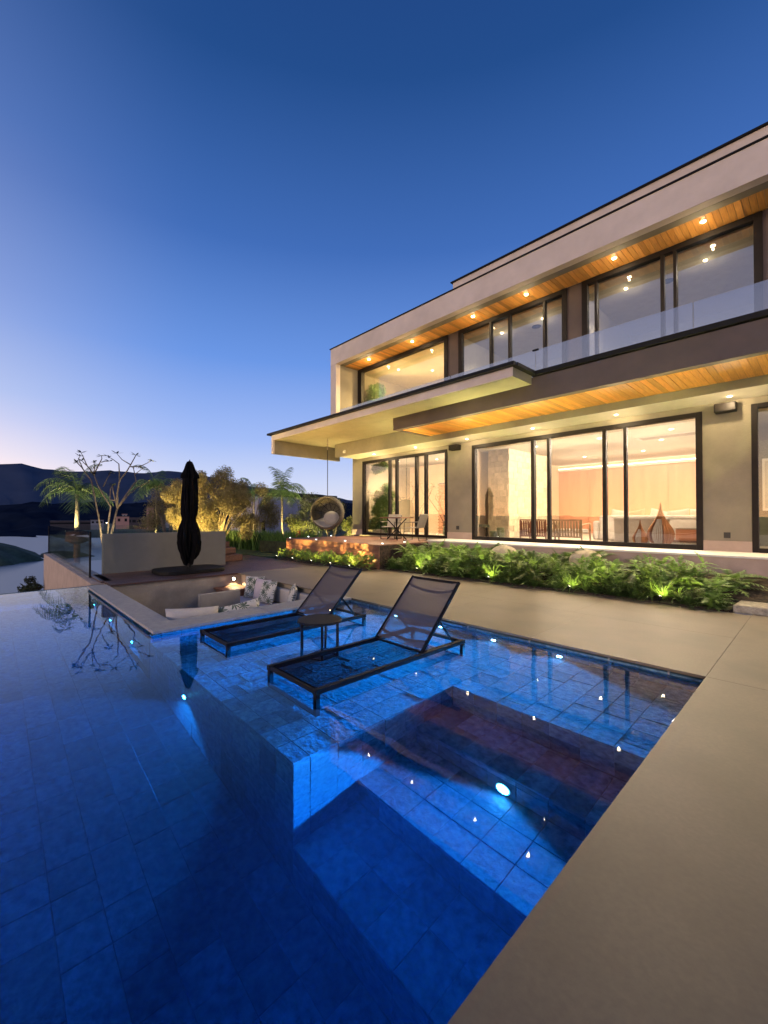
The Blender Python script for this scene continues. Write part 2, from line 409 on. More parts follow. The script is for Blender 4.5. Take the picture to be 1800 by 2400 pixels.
# peninsula
def mound(name, cx, cy, ax, bx, h, rot, z0=-21, mt=None, seed=1):
    q = MB(); rr = random.Random(seed); n, k = 48, 10
    q.v.append((cx, cy, z0+h))
    for j in range(1, k+1):
        for i in range(n):
            t = 2*PI*i/n; r = j/k; w = 1+.12*math.sin(3*t+seed)+.07*math.sin(7*t)
            x = ax*r*w*math.cos(t); y = bx*r*w*math.sin(t)
            z = z0 + h*math.cos(r*PI/2)**.7*(1+.10*(rr.random()-.5)) if j < k else z0
            q.v.append((cx+x*math.cos(rot)-y*math.sin(rot), cy+x*math.sin(rot)+y*math.cos(rot), z))
    for i in range(n): q.f.append((0, 1+i, 1+(i+1)%n)); q.m.append(0)
    for j in range(k-1):
        for i in range(n):
            a = 1+j*n+i; b_ = 1+j*n+(i+1)%n; q.f.append((a, a+n, b_+n, b_)); q.m.append(0)
    return tag(q.build(name, mt or M_terr, smooth=True), kind='structure')
c = at(-150, 1300, -20, 203)
mound('peninsula', c.x, c.y, 54, 27, 12.5, CAMA, seed=4)
c = at(150, 1302, -20)
mound('islet', c.x, c.y, 26, 12, 3.4, az_of(150)+.3, seed=8)

# ---- pool shell (grout coloured concrete behind the tiles)
XE, XW = -.77, -11.0
YS, YN = -3.0, 4.82
SX = -2.53; SF = 1.54; SY = 3.33; SE1 = 2.80; SE2 = 2.12     # shelf east face, shelf front face, recess far wall
shelf_z = WL-.33; seat_z = WL-.76; step_z = WL-1.02; low_z = WL-1.28; deep_z = WL-1.66
T = .022
def shell(name, x0, x1, y0, y1, z0, z1):
    return tag(boxo(name, M_grout, None, x0, x1, y0, y1, z0, z1), kind='structure')
pf = shell('pool_floor', XW, XE+.3, YS, SF, deep_z-.3, deep_z-T*.55)
sh1 = MB(); e = T*.55
sh1.prism([(-6.1, SF+e), (SX-e, SF+e), (SX-e, SY+e), (XE+.3, SY+e), (XE+.3, YN+e), (-6.1, YN+e)], deep_z-.3, shelf_z-e)
pshelf = tag(sh1.build('sun_shelf', M_grout), kind='structure')
pseat = shell('pool_seat', SX-.05, XE+.3, SE1+e, SY+.05, deep_z-.3, seat_z-e)
pstep = shell('pool_step', SX-.05, XE+.3, SE2+e, SE1+.05, deep_z-.3, step_z-e)
plow = shell('pool_lower_step', SX-.05, XE+.3, SF+e, SE2+.02, deep_z-.3, low_z-e)
pfront = tag(MB().box(XW-.2, -6.05, 1.60+e, 1.86, deep_z-.3, DK-.04).build('pool_lounge_wall', M_grout), kind='structure')
pnorth = tag(MB().box(-6.1, XE+.3, YN+e, YN+.25, deep_z, DK-.04).build('pool_north_wall', M_grout), kind='structure')
peast = tag(MB().box(XE+.02, XE+.3, YS, YN+.25, deep_z-.3, DK-.045).build('pool_east_wall', M_grout), kind='structure')
pwest = tag(MB().box(-11.4, -11.0-e, YS-.2, 1.9, -2.6, WL-.012).build('infinity_wall', M_grout), kind='structure')
psouth = tag(MB().box(XW, XE+.3, YS-.3, YS, deep_z-.3, DK-.04).build('pool_south_wall', M_grout), kind='structure')
plwall = tag(MB().box(-6.32, -6.0-e, 1.86, YN+.25, deep_z, DK-.04).build('pool_lounge_side_wall', M_grout), kind='structure')

# tile meshes
def tile_mesh(u, v):
    g = .0012; c = .003; b = MB(); x, y = u/2-g, v/2-g
    vs = [(sx_*x, sy_*y, -T) for sx_, sy_ in ((-1,-1),(1,-1),(1,1),(-1,1))] + [(sx_*x, sy_*y, -c) for sx_, sy_ in ((-1,-1),(1,-1),(1,1),(-1,1))] + [(sx_*(x-c), sy_*(y-c), 0) for sx_, sy_ in ((-1,-1),(1,-1),(1,1),(-1,1))]
    b.add(vs, [(8,9,10,11)] + [(i, (i+1)%4, (i+1)%4+4, i+4) for i in range(4)] + [(i+4, (i+1)%4+4, (i+1)%4+8, i+8) for i in range(4)])
    return b
TM = {}
def lay(parent, O, U, V, us, vs, limit=300, jit=.002, skip=None):
    """tiles as parts of parent: O origin, U,V unit vectors, us/vs joint positions; beyond the limit the rest is one joined part"""
    O, U, V = Vector(O), Vector(U), Vector(V); Nn = U.cross(V)
    cells = []
    for i in range(len(us)-1):
        for j in range(len(vs)-1):
            u0, u1, v0, v1 = us[i], us[i+1], vs[j], vs[j+1]
            if u1-u0 < .03 or v1-v0 < .03: continue
            p = O + U*(u0+u1)/2 + V*(v0+v1)/2
            if skip and skip(p): continue
            cells.append(((p-Vector((0,0,1.5))).length, p, round(u1-u0, 3), round(v1-v0, 3)))
    cells.sort(key=lambda c_: c_[0])
    Mx = Matrix((U, V, Nn)).transposed().to_4x4(); Eu = Mx.to_euler()
    for n_, (dd, p, w, h) in enumerate(cells[:limit]):
        if (w, h) not in TM: TM[(w, h)] = tile_mesh(w, h).mesh('tile', M_tile)
        o = bpy.data.objects.new('tile', TM[(w, h)]); C.objects.link(o); o.parent = parent
        o.location = p + Nn*rnd.uniform(-jit, jit); o.rotation_euler = Eu
    if len(cells) > limit:
        b = MB()
        for dd, p, w, h in cells[limit:]:
            tm = tile_mesh(w, h); Q = Matrix.Translation(p + Nn*rnd.uniform(-jit, jit)) @ Mx
            b.add([Q @ Vector(v_) for v_ in tm.v], tm.f)
        tag(b.build('outer_tiles', M_tile, parent), kind='stuff')
def lay_mixed(parent, O, U, V, us, v0, v1, s_=.245, limit=300, jit=.002, seed=1, skip=None, first=None):
    """columns of single and double tiles"""
    rr = random.Random(seed); O, U, V = Vector(O), Vector(U), Vector(V); Nn = U.cross(V); cells = []
    for i in range(len(us)-1):
        if us[i+1]-us[i] < .03: continue
        v = v0
        if first: cuts = [v0, v0+first]; v = v0+first
        else: cuts = [v0]
        if rr.random() < .5: v += s_*.5; cuts.append(v)
        while v < v1-.02:
            v = min(v1, v+s_*rr.choice((1,1,2)))
            if v1-v < .05: v = v1
            cuts.append(v)
        for a, b in zip(cuts[:-1], cuts[1:]):
            p = O+U*(us[i]+us[i+1])/2+V*(a+b)/2; cells.append(((p-Vector((0,0,1.5))).length, p, round(us[i+1]-us[i],3), round(b-a,3)))
    cells.sort(key=lambda c_: c_[0]); Mx = Matrix((U, V, Nn)).transposed().to_4x4(); Eu = Mx.to_euler()
    for dd, p, w, h in cells[:limit]:
        if (w, h) not in TM: TM[(w, h)] = tile_mesh(w, h).mesh('tile', M_tile)
        o = bpy.data.objects.new('tile', TM[(w, h)]); C.objects.link(o); o.parent = parent; o.location = p+Nn*rnd.uniform(-jit, jit); o.rotation_euler = Eu
    if len(cells) > limit:
        b = MB()
        for dd, p, w, h in cells[limit:]:
            tm = tile_mesh(w, h); Q = Matrix.Translation(p+Nn*rnd.uniform(-jit, jit)) @ Mx; b.add([Q @ Vector(v_) for v_ in tm.v], tm.f)
        tag(b.build('outer_tiles', M_tile, parent), kind='stuff')
def rng(a, b, s, first=0.):
    r = [a]; x = a + (first or s)
    while x < b-.02: r.append(x); x += s
    r.append(b); return r
P_ = .2445
# shelf top
xs = sorted([SX - k*P_ for k in range(15)] + [-6.0]); xr = [SX + k*.2425 for k in range(7)] + [XE+.02]
ys = [SF, SF+.135] + [SF+.135+k*.2455 for k in range(1, 14)] + [YN]
lay_mixed(pshelf, (0,0,shelf_z), (1,0,0), (0,1,0), xs, SF, YN, first=.135, seed=5)
ys2 = [SY] + [y for y in ys if y > SY+.12]
ps2 = [0]
rt = tag(MB().box(SX-.3, XE+.25, SY+.05, YN-.02, shelf_z-.1, shelf_z-.05).build('sun_shelf_end', M_grout), kind='structure')
lay_mixed(rt, (0,0,shelf_z), (1,0,0), (0,1,0), xr, SY, YN, seed=6)
# shelf east face (facing +x): u=+y, v=+z
zs = [deep_z, low_z, step_z, step_z+.22, step_z+.45, shelf_z-.022]
fy = [SF, SF+.14] + [SF+.14+k*.2455 for k in range(1, 7)] + [SY]
lay(pseat, (SX, 0, 0), (0,1,0), (0,0,1), fy, zs)
# recess far wall (facing -y): u=+x v=+z -> normal = x cross z = -y
lay(pstep, (0, SY, 0), (1,0,0), (0,0,1), xr, [seat_z, seat_z+.2, shelf_z-.022])
# seat top, riser, step top, riser, low step top
lay(pseat, (0,0,seat_z), (1,0,0), (0,1,0), xr, [SE1, 3.06, SY])
lay(pseat, (0,SE1,0), (1,0,0), (0,0,1), xr, [step_z, step_z+.18, seat_z-.022])
lay(pstep, (0,0,step_z), (1,0,0), (0,1,0), xr, [SE2, 2.35, 2.58, SE1])
lay(pstep, (0,SE2,0), (1,0,0), (0,0,1), xr, [low_z, step_z-.022])
lay(plow, (0,0,low_z), (1,0,0), (0,1,0), xr, [SF, 1.83, SE2])
lay(plow, (0,SF,0), (1,0,0), (0,0,1), xr, [deep_z, deep_z+.2, low_z-.022])
# shelf front face and lounge wall
lay(pfront, (0,SF,0), (1,0,0), (0,0,1), xs, rng(deep_z, shelf_z-.022, .2455))
lay(pfront, (0,1.60,0), (1,0,0), (0,0,1), rng(XW, -6.0, .2455), rng(deep_z, DK-.05, .2455), limit=150)
lay(pnorth, (0,YN,0), (1,0,0), (0,0,1), sorted(set(xs+xr)), [shelf_z, shelf_z+.2, DK-.045])
lay(plwall, (-6.0,0,0), (0,1,0), (0,0,1), ys, [shelf_z, DK-.045])
lay(pwest, (XW,0,0), (0,1,0), (0,0,1), rng(-3, 1.62, .2455), rng(deep_z, WL-.02, .2455), limit=60)
lay(peast, (XE+.02,0,0), (0,-1,0), (0,0,1), rng(-SY, 3, .2455), rng(deep_z, DK-.05, .2455), limit=40)
# deep floor with a half-bond
fx = rng(XW, XE, .2455)
deep_rows = [SF - k*.2455 for k in range(0, 18)]
cellsY = sorted(deep_rows)
lay_mixed(pf, (0,0,deep_z), (0,-1,0), (1,0,0), [-y for y in cellsY[::-1]], XW, XE, limit=300, jit=.0012, seed=9)

# ---- water body
wv = MB(); wv.prism([(-11.2,-3.02),(XE+.01,-3.02),(XE+.01,YN+.012),(-6.01,YN+.012),(-6.01,1.612),(-11.2,1.612)], deep_z-.4, WL)
water = tag(wv.build('pool_water', M_water), kind='structure')

# ---- beige deck slabs
deck = tag(MB().box(-10.7, 9, YN+.27, 8.3, -.3, DK-.03).build('pool_deck', M_grout), kind='structure')
deck2 = tag(MB().box(XE+.31, 9, -6, YN+.26, -.3, DK-.03).build('pool_deck_east', M_grout), kind='structure')
def slab(parent, x0, x1, y0, y1, z1=DK, th=.028, m=None, name='slab', g=.0012):
    x0 += g; x1 -= g; y0 += g; y1 -= g
    return boxo(name, m or M_deck, parent, x0, x1, y0, y1, z1-th, z1, bevel=.0015)
for a_, b_ in ((-10.7,-8.45),(-8.45,-6.02),(-6.02,-4.2),(-4.2,-2.5),(-2.5,XE)):
    slab(deck, a_, b_, YN, 6.6); 
for a_, b_ in ((-10.7,-8.7),(-8.7,-6.5),(-6.5,-4.6),(-4.6,-2.7),(-2.7,XE)):
    slab(deck, a_, b_, 6.6, 8.33)
for a_, b_ in ((-5,-2.2),(-2.2,.35),(.35,4.82),(4.82,8.45)):
    slab(deck2, XE, 2.4, a_, b_); slab(deck2, 2.4, 6, a_, b_)
# mortar ticks under the coping edge
for y in (1.1, 1.75, 2.4, 3.05, 3.7, 4.3):
    boxo('mortar_joint', M_cope, deck2, XE-.006, XE+.02, y-.008, y+.008, -.03, DK-.03)
for x in (-5.2,-4.3,-3.4,-2.5,-1.6,-1.06):
    boxo('mortar_joint', M_cope, deck, x-.008, x+.008, YN-.006, YN+.02, -.03, DK-.03)
# coping round the sunken lounge
cop = tag(MB().box(-6.36, -6.02, 1.95, YN-.02, -.06, -.004).build('lounge_coping', M_cope), kind='structure')
boxo('coping_stone', M_cope, cop, -10.78, -6.4, 1.555, 1.9, -.002, DK+.008, .004)
boxo('coping_stone', M_cope, cop, -6.4, -5.93, 1.555, 3.2, -.002, DK+.008, .004)
boxo('coping_stone', M_cope, cop, -6.4, -5.93, 3.203, YN-.002, -.002, DK+.008, .004)

# ---- sunken lounge
pit = tag(MB().box(-10.9, -6.3, 1.8, 5.0, -1.1, -.95).build('lounge_floor', M_pit), kind='structure')
for n_, a_ in (('lounge_wall', (-6.44,-6.33,1.87,4.94,-.95,-.003)), ('lounge_wall', (-10.9,-6.45,1.87,1.93,-.95,-.003)), ('lounge_wall', (-10.92,-10.75,1.8,5.06,-.95,-.02)), ('lounge_wall', (-10.74,-6.3,4.94,5.06,-.95,-.001))):
    boxo(n_, M_pit, pit, *a_)
seat = thing('built_in_sofa', 'built-in masonry sofa with pale cushions inside the sunken lounge', 'sofa', (-8.0, 4.3, -.95))
boxo('base', M_pit, seat, -9.95, -6.46, 4.13, 4.93, -.95, -.58, .01)
boxo('base', M_pit, seat, -7.25, -6.46, 1.95, 4.03, -.95, -.58, .01)
boxo('backrest_wall', M_pit, seat, -9.15, -9.0, 3.25, 4.12, -.95, -.13, .01)
boxo('seat_cushion', M_pink, seat, -9.93, -6.48, 4.1, 4.8, -.575, -.44, .04)
boxo('seat_cushion', M_cush, seat, -7.2, -6.48, 1.97, 4.0, -.575, -.44, .04)
boxo('back_cushion', M_cush, seat, -9.9, -7.7, 4.80, 4.92, -.44, -.10, .04)
boxo('back_cushion', M_cush, seat, -7.68, -6.5, 4.80, 4.92, -.44, -.10, .04)

def leafy(name, dark):
    """cushion cloth printed with grey-green palms"""
    m = bpy.data.materials.new(name); m.use_nodes = True; t = m.node_tree; p = t.nodes['Principled BSDF']; K = t.links.new
    p.inputs['Roughness'].default_value = .9
    tcn = N(t, 'ShaderNodeTexCoord'); mp = N(t, 'ShaderNodeMapping'); mp.inputs['Scale'].default_value = (7, 7, 7); K(tcn.outputs['Object'], mp.inputs[0])
    v = N(t, 'ShaderNodeTexVoronoi'); v.inputs['Scale'].default_value = .9; K(mp.outputs[0], v.inputs[0])
    su = N(t, 'ShaderNodeVectorMath', operation='SUBTRACT'); K(mp.outputs[0], su.inputs[0]); K(v.outputs['Position'], su.inputs[1])
    sp = N(t, 'ShaderNodeSeparateXYZ'); K(su.outputs[0], sp.inputs[0])
    an = N(t, 'ShaderNodeMath', operation='ARCTAN2'); K(sp.outputs[2], an.inputs[0]); K(sp.outputs[0], an.inputs[1])
    m1 = N(t, 'ShaderNodeMath', operation='MULTIPLY'); K(an.outputs[0], m1.inputs[0]); m1.inputs[1].default_value = 9
    sn = N(t, 'ShaderNodeMath', operation='SINE'); K(m1.outputs[0], sn.inputs[0])
    m2 = N(t, 'ShaderNodeMath', operation='MULTIPLY_ADD'); K(sn.outputs[0], m2.inputs[0]); m2.inputs[1].default_value = .22; K(v.outputs['Distance'], m2.inputs[2])
    r = ramp(t, [(.40, dark), (.50, (.62,.58,.48))], 'LINEAR'); K(m2.outputs[0], r.inputs[0]); K(r.outputs[0], p.inputs['Base Color'])
    return m
M_leafy = leafy('palm_print', (.08,.11,.07))
def pillow_mesh(w, h, t, m):
    q = LMB(); n = 12
    for side in (1, -1):
        b0 = len(q.v)
        for j in range(n+1):
            for i in range(n+1):
                u, v = i/n*2-1, j/n*2-1
                pin = 1-.10*(1-abs(u)**2)*0 - .07*(1-u*u)*abs(v)**6 - .07*(1-v*v)*abs(u)**6
                th = t/2*max(0, (1-u**4))**.5*max(0, (1-v**4))**.5
                q.v.append((u*w/2*(1-.06*(1-v*v)), side*th*(1+.06*math.sin(5*u+3*v)), (v*(1-.06*(1-u*u))+1)*h/2))
        for j in range(n):
            for i in range(n):
                a = b0+j*(n+1)+i; f = (a, a+1, a+n+2, a+n+1); q.f.append(f if side < 0 else f[::-1]); q.m.append(0)
    return q
def pillow(label, m, loc, rot, w=.5, h=.5, t=.16):
    o = pillow_mesh(w, h, t, m).build('throw_pillow', m, None, smooth=True)
    o.location = loc; o.rotation_euler = rot
    return tag(o, label, 'pillow', 'throw pillows in the sunken lounge')
pillow('long cream pillow lying against the lounge coping at the left', M_cush, (-6.64, 2.28, -.30), (R(-10), R(5), R(90)), .80, .42, .26)
pillow('leaf-printed pillow on the near side of the lounge beside the long cream one', M_leafy, (-6.64, 3.08, -.34), (R(-10), R(-7), R(86)), .74, .43, .24)
pillow('leaf-printed pillow farthest left against the back of the sunken sofa', M_leafy, (-9.42, 4.62, -.43), (R(-12), 0, R(30)), .52, .52)
pillow('plain pale pink pillow between two leaf-printed ones on the sunken sofa', M_pink, (-9.02, 4.60, -.43), (R(-14), 0, R(12)), .52, .50)
pillow('large leaf-printed pillow standing in front of the pink one', M_leafy, (-8.62, 4.52, -.43), (R(-16), 0, R(6)), .52, .52)
pillow('leaf-printed pillow seen just left of the farther lounger backrest', M_leafy, (-7.85, 4.68, -.43), (R(-14), 0, R(-30)), .5, .5)
# small lit table in the pit
st = thing('corner_table', 'small wooden corner table lit from above inside the sunken lounge', 'table', (-10.37, 4.55, -.95))
boxo('tabletop', M_deckwood, st, -10.74, -10.0, 4.2, 4.9, -.33, -.29, .008)
boxo('body', M_deckwood, st, -10.7, -10.04, 4.25, 4.85, -.95, -.335)
wl = thing('wall_light', 'round glowing wall light above the small corner table', 'lamp', (-10.7, 4.72, -.12))
q = MB(); q.tube([(-10.749,4.72,-.12),(-10.71,4.72,-.12)], .055, 16); q.build('housing', M_black, wl)
q = MB(); q.tube([(-10.709,4.72,-.12),(-10.703,4.72,-.12)], .038, 16); q.build('lens', M_warm2, wl)
lamp('bulb', 'SPOT', (-10.66,4.72,-.12), (1,.72,.38), 80, wl, (.35,0,-1), 125, .6)

# ---- wooden decks round the lounge
wd = tag(MB().box(-12.9, -10.76, 1.98, 5.5, -.3, -.012).box(-15.6, -10.72, 5.5, 7.4, -.3, -.012).build('wooden_deck', M_soil), kind='structure')
pw = .145
x = -12.85
while x < -10.8:
    boxo('plank', M_deckwood2, wd, x, x+pw-.006, 1.97, 5.52, -.01, DK, .002); x += pw
x = -15.5
while x < -10.75:
    boxo('plank', M_deckwood2, wd, x, x+pw-.006, 5.525, 7.4, -.01, DK, .002); x += pw
gw = thing('garden_wall', 'low grey-green rendered wall beside the folded parasol', 'wall', (-13.0, 3.8, 0))
boxo('wall_body', M_wallgrey, gw, -13.1, -12.9, 2.2, 5.42, -.4, 1.06, .006)
boxo('glass_cap', M_rail, gw, -13.06, -13.04, 2.22, 5.4, 1.06, 1.13)
bp = MB(); bp.prism([(-12.90,2.19),(-13.1,2.19),(-13.1,2.17),(-12.90,2.17)], -.4, 1.06)
par = thing('parapet', 'pinkish rendered parapet running out beyond the infinity edge', 'wall', (-17, 2, 0))
boxo('wall_body', M_parapet, par, -22.2, -11.42, 1.72, 2.15, -4, -.01, .006)
boxo('cap_board', M_deckwood2, par, -16.5, -11.42, 1.9, 2.13, -.008, .03, .004)
gr = thing('glass_railing', 'frameless glass railing standing on the pink parapet', 'railing', (-17, 1.85, 0))
for a_, b_ in ((-22.1,-19.7),(-19.68,-17.25),(-17.23,-14.9),(-14.88,-12.6)):
    boxo('glass_panel', M_rail, gr, a_, b_, 1.86, 1.878, .0, 1.14)
boxo('glass_panel', M_rail, gr, -22.12, -22.1, 1.9, 4.6, -.4, 1.14)
boxo('glass_panel', M_rail, gr, -22.12, -22.1, 4.62, 7.3, -.4, 1.14)
boxo('end_post', M_black, gr, -12.598, -12.56, 1.85, 1.89, .0, 1.14)
boxo('end_post', M_black, gr, -22.14, -22.1, 1.85, 1.89, .0, 1.14)
# wooden garden steps
gs = thing('garden_steps', 'weathered wooden garden steps beside the low grey wall', 'steps', (-14.6, 6.0, 0))
for k, (x0, x1, y0, y1, z1) in enumerate(((-15.6,-13.6,5.5,6.3,.24),(-15.6,-13.9,5.56,6.2,.46),(-15.5,-14.2,5.6,6.1,.66))):
    boxo('step', M_deckwood, gs, x0, x1, y0, y1, z1-.2, z1, .01)
lawn = tag(MB().box(-24, -15.62, 4.45, 14, -2, .06).box(-15.6,-13.7,7.42,14,-.3,.05).build('lawn', M_lawn), kind='structure')

# =================================================================== HOUSE
FZ = .78; Y0 = 11.3
house = thing('house', 'two-storey modern house with wood soffits, lit rooms and dark window frames', 'house', (-6, 13, 0))
XL = -13.85; XR = 4.2
# terrace and its riser
ter = tag(MB().box(-8.62, 5, 10.1, 11.5, -.2, FZ-.04).build('terrace', M_parapet), kind='structure')
boxo('terrace_top', M_white, ter, -8.64, 5, 10.07, 11.48, FZ-.038, FZ, .004)
# piers and lintel of the ground floor (pieces butt end to end)
W1 = (FX(850), FX(1049)); W2 = (FX(1107), FX(1648)); W3 = (FX(1763), 3.2)
ZH = 3.80   # window head
for n_, a_, b_ in (('a', XL, W1[0]), ('b', W1[1], W2[0]), ('c', W2[1], W3[0]), ('d', W3[1], XR)):
    boxo('pier', M_plaster, house, a_, b_, Y0, Y0+.35, FZ+.22 , ZH)
    boxo('baseboard', M_parapet, house, a_+.003, b_-.003, Y0-.02, Y0+.3, FZ-.02, FZ+.218)
boxo('lintel', M_plaster, house, XL, XR, Y0, Y0+.35, ZH+.002, 4.2)
boxo('side_wall', M_plaster, house, XL, XL+.25, Y0+.352, 16, -.2, 4.4)
# white soffit strip, lower beam, wood soffit, brown beam, upper slab
boxo('soffit_panel', M_ceil, house, XL+.3, XR, 10.36, Y0-.002, 3.94, 3.99)
boxo('lower_beam', M_plaster, house, XL+.05, XR, 10.325, 10.358, 3.935, 4.45)
boxo('beam', M_brown, house, -8.9, XR+1, 8.82, 9.0, 4.10, 4.62, .005)
boxo('beam', M_brown, house, -8.9, -8.72, 9.002, 10.322, 4.10, 4.6)
n_ = 0; x = -8.70
while x < XR:
    boxo('soffit_board', M_wood, house, x, x+.105, 9.003, 10.322, 4.105 + rnd.uniform(0, .006), 4.13); x += .112
# floor slab projecting left with a drop at its end
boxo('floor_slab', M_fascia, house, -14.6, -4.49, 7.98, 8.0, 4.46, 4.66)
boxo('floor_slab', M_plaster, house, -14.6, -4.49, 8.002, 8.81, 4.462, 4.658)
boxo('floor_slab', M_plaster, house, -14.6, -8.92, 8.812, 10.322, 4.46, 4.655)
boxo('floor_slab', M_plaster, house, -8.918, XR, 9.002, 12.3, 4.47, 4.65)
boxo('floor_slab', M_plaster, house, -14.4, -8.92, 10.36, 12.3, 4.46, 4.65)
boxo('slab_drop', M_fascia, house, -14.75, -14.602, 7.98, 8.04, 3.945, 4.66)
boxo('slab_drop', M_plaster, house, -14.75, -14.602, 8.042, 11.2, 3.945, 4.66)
boxo('slab_edge_cap', M_black, house, -14.9, -4.40, 7.86, 8.0, 4.665, 4.735)
boxo('slab_edge_cap', M_black, house, -14.9, -14.76, 8.002, 10.6, 4.665, 4.735)
boxo('slab_edge_cap', M_black, house, -4.52, -4.38, 8.002, 9.1, 4.665, 4.735)
boxo('slab_edge_cap', M_black, house, -4.378, XR+1, 8.76, 9.1, 4.64, 4.735)
# balcony glass
bal = thing('balcony_railing', 'frameless glass balustrade along the upper floor balcony', 'railing', (-5, 9.1, 4.74))
for a_, b_ in ((-11.9,-9.45),(-9.43,-7.0),(-6.98,-4.56),(-4.54,-1.6),(-1.58,1.2),(1.22,XR)):
    boxo('glass_panel', M_bglass, bal, a_, b_, 9.12, 9.136, 4.60, 5.34)
boxo('clip', M_black, bal, -4.62, -4.48, 9.108, 9.148, 5.325, 5.36)
# roof box
RY = 10.35; RT = 8.34; RB = 7.68
boxo('roof_fascia', M_fascia, house, XL-.02, XR, RY-.2, RY+.02, RB, RT, .006)
boxo('roof_fascia', M_fascia, house, XL-.02, XL+.34, RY-.2, RY+.02, 4.6, RB-.003, .006)
boxo('roof_slab', M_fascia, house, XL-.02, XR, RY+.022, 17, RB+.08, RT-.02)
boxo('roof_edge_strip', M_black, house, XL-.06, XR, RY-.23, RY+.02, RT+.002, RT+.035)
boxo('side_wall', M_plaster, house, XL, XL+.32, RY+.022, Y0+.3, 4.66, RB+.078)
boxo('side_wall', M_plaster, house, XL, XL+.25, Y0+.302, 16, 4.66, RB+.078)
boxo('upper_roof', M_fascia, house, -8.3, XR, 10.98, 17, RT, 9.14)
boxo('roof_edge_strip', M_black, house, -8.36, XR, 10.92, 11.2, 9.142, 9.175)
boxo('downstand', M_plaster, house, XL+.33, XR, RY+.022, RY+.24, RB, RB+.079)
x = XL+.34
while x < XR:
    boxo('soffit_board', M_wood, house, x, x+.105, RY+.242, Y0-.002, RB+.005+rnd.uniform(0,.006), RB+.03); x += .112
# upper piers
U1 = (FX(842), FX(1051)); U2 = (FX(1076), FX(1332)); U3 = (FX(1367), FX(1795))
UZ = 7.60
for a_, b_ in ((XL+.33, U1[0]), (U1[1], U2[0]), (U2[1], U3[0]), (U3[1], XR)):
    boxo('pier', M_brown if a_ > -10 else M_frame, house, a_, b_, Y0, Y0+.3, 4.66, RB)
# windows
def window(x0, x1, z0, z1, mull, fw=.11, name='window', glass=None, y=Y0):
    w = MB(); w.box(x0, x0+fw, y-.03, y+.12, z0, z1).box(x1-fw, x1, y-.03, y+.12, z0, z1).box(x0+fw, x1-fw, y-.03, y+.12, z1-fw*.9, z1).box(x0+fw, x1-fw, y-.03, y+.12, z0, z0+fw*.9)
    fo = w.build('window_frame', M_frame, house, bevel=.004)
    xs_ = [x0+fw]
    for a_, b_ in mull:
        mo = MB(); mo.box(a_, b_, y-.02, y+.1, z0+fw*.9, z1-fw*.9); mo.build('mullion', M_frame, fo); xs_ += [a_, b_]
    xs_.append(x1-fw)
    for i in range(0, len(xs_), 2):
        p = MB(); yy = y+.03+(i//2 % 2)*.03; p.box(xs_[i]-.01, xs_[i+1]+.01, yy, yy+.012, z0+fw*.9, z1-fw*.9); p.build('pane', glass or M_glass, fo)
    return fo
def mu(px0, px1): return (FX(px0), FX(px1))
window(W1[0], W1[1], FZ, ZH, [mu(911,914), mu(927,931), mu(973,977.5), mu(995,1000)], .10)
window(W2[0], W2[1], FZ, ZH, [mu(1245.5,1253), mu(1283,1289.5), mu(1413,1421.5), mu(1462.5,1470)], .12)
window(W3[0], W3[1], FZ, ZH, [(.2,.3),(1.6,1.7)], .10)
window(U1[0], U1[1], 4.70, RB-.003, [], .16)
window(U2[0], U2[1], 4.70, RB-.003, [mu(1149,1153), mu(1193,1198.5), mu(1275,1280)], .14, glass=M_uglass)
window(U3[0], U3[1], 4.70, RB-.003, [mu(1397,1402.5), mu(1552.5,1561.5), mu(1583,1590.5)], .14, glass=M_uglass)
# rooms
def wallb(name, m, *a): return boxo(name, m, house, *a)
wallb('room_floor', M_floor, XL+.252, XR, Y0+.352, 19.6, FZ-.1, FZ+.002)
wallb('ceiling', M_ceil, XL+.252, XR, Y0+.352, 19.6, 3.86, 3.95)
bw = wallb('back_wall', M_orange, -11, XR, 19.5, 19.7, FZ, 3.86)
for x in (-9.5,-8,-6.5,-5,-3.5,-2,-.5,1,2.5): boxo('wall_panel', M_orange, house, x-.745, x+.745, 19.47, 19.498, FZ+.1, 3.6)
boxo('cove_light', M_cove, house, -10.9, XR-.3, 19.36, 19.46, 3.70, 3.735)
boxo('cove_shelf', M_ceil, house, -10.9, XR-.3, 19.3, 19.46, 3.60, 3.695)
wallb('partition', M_beige, -8.72, -8.55, Y0+.352, 19.4, FZ, 3.86)
wallb('back_wall', M_beige, XL+.26, -8.722, 14.6, 14.8, FZ, 3.86)
wallb('partition', M_stone, W3[0]-.95, W3[0]-.8, Y0+.352, 19.3, FZ, 3.86)
M_olive = mat('olive_wall', (.12,.13,.09), rough=.6)
wallb('back_wall', M_olive, W3[0]-.79, XR, 14.0, 14.2, FZ, 3.4)
# brick panel in the left room: each brick course as real bricks
bk = boxo('brick_panel', M_grout, house, -11.75, -10.55, 14.5, 14.598, FZ+.003, 3.0)
bm = LMB().box(-.1,.1,-.03,.03,-.027,.027).mesh('brick', M_brick)
for r_ in range(34):
    for c_ in range(6):
        o = bpy.data.objects.new('brick', bm); C.objects.link(o); o.parent = bk
        o.location = Vector((-11.64 + c_*.205 - (.05 if r_ % 2 else 0), 14.50 + rnd.uniform(-.006,.006), FZ+.035 + r_*.064)) - bk.location - house.location
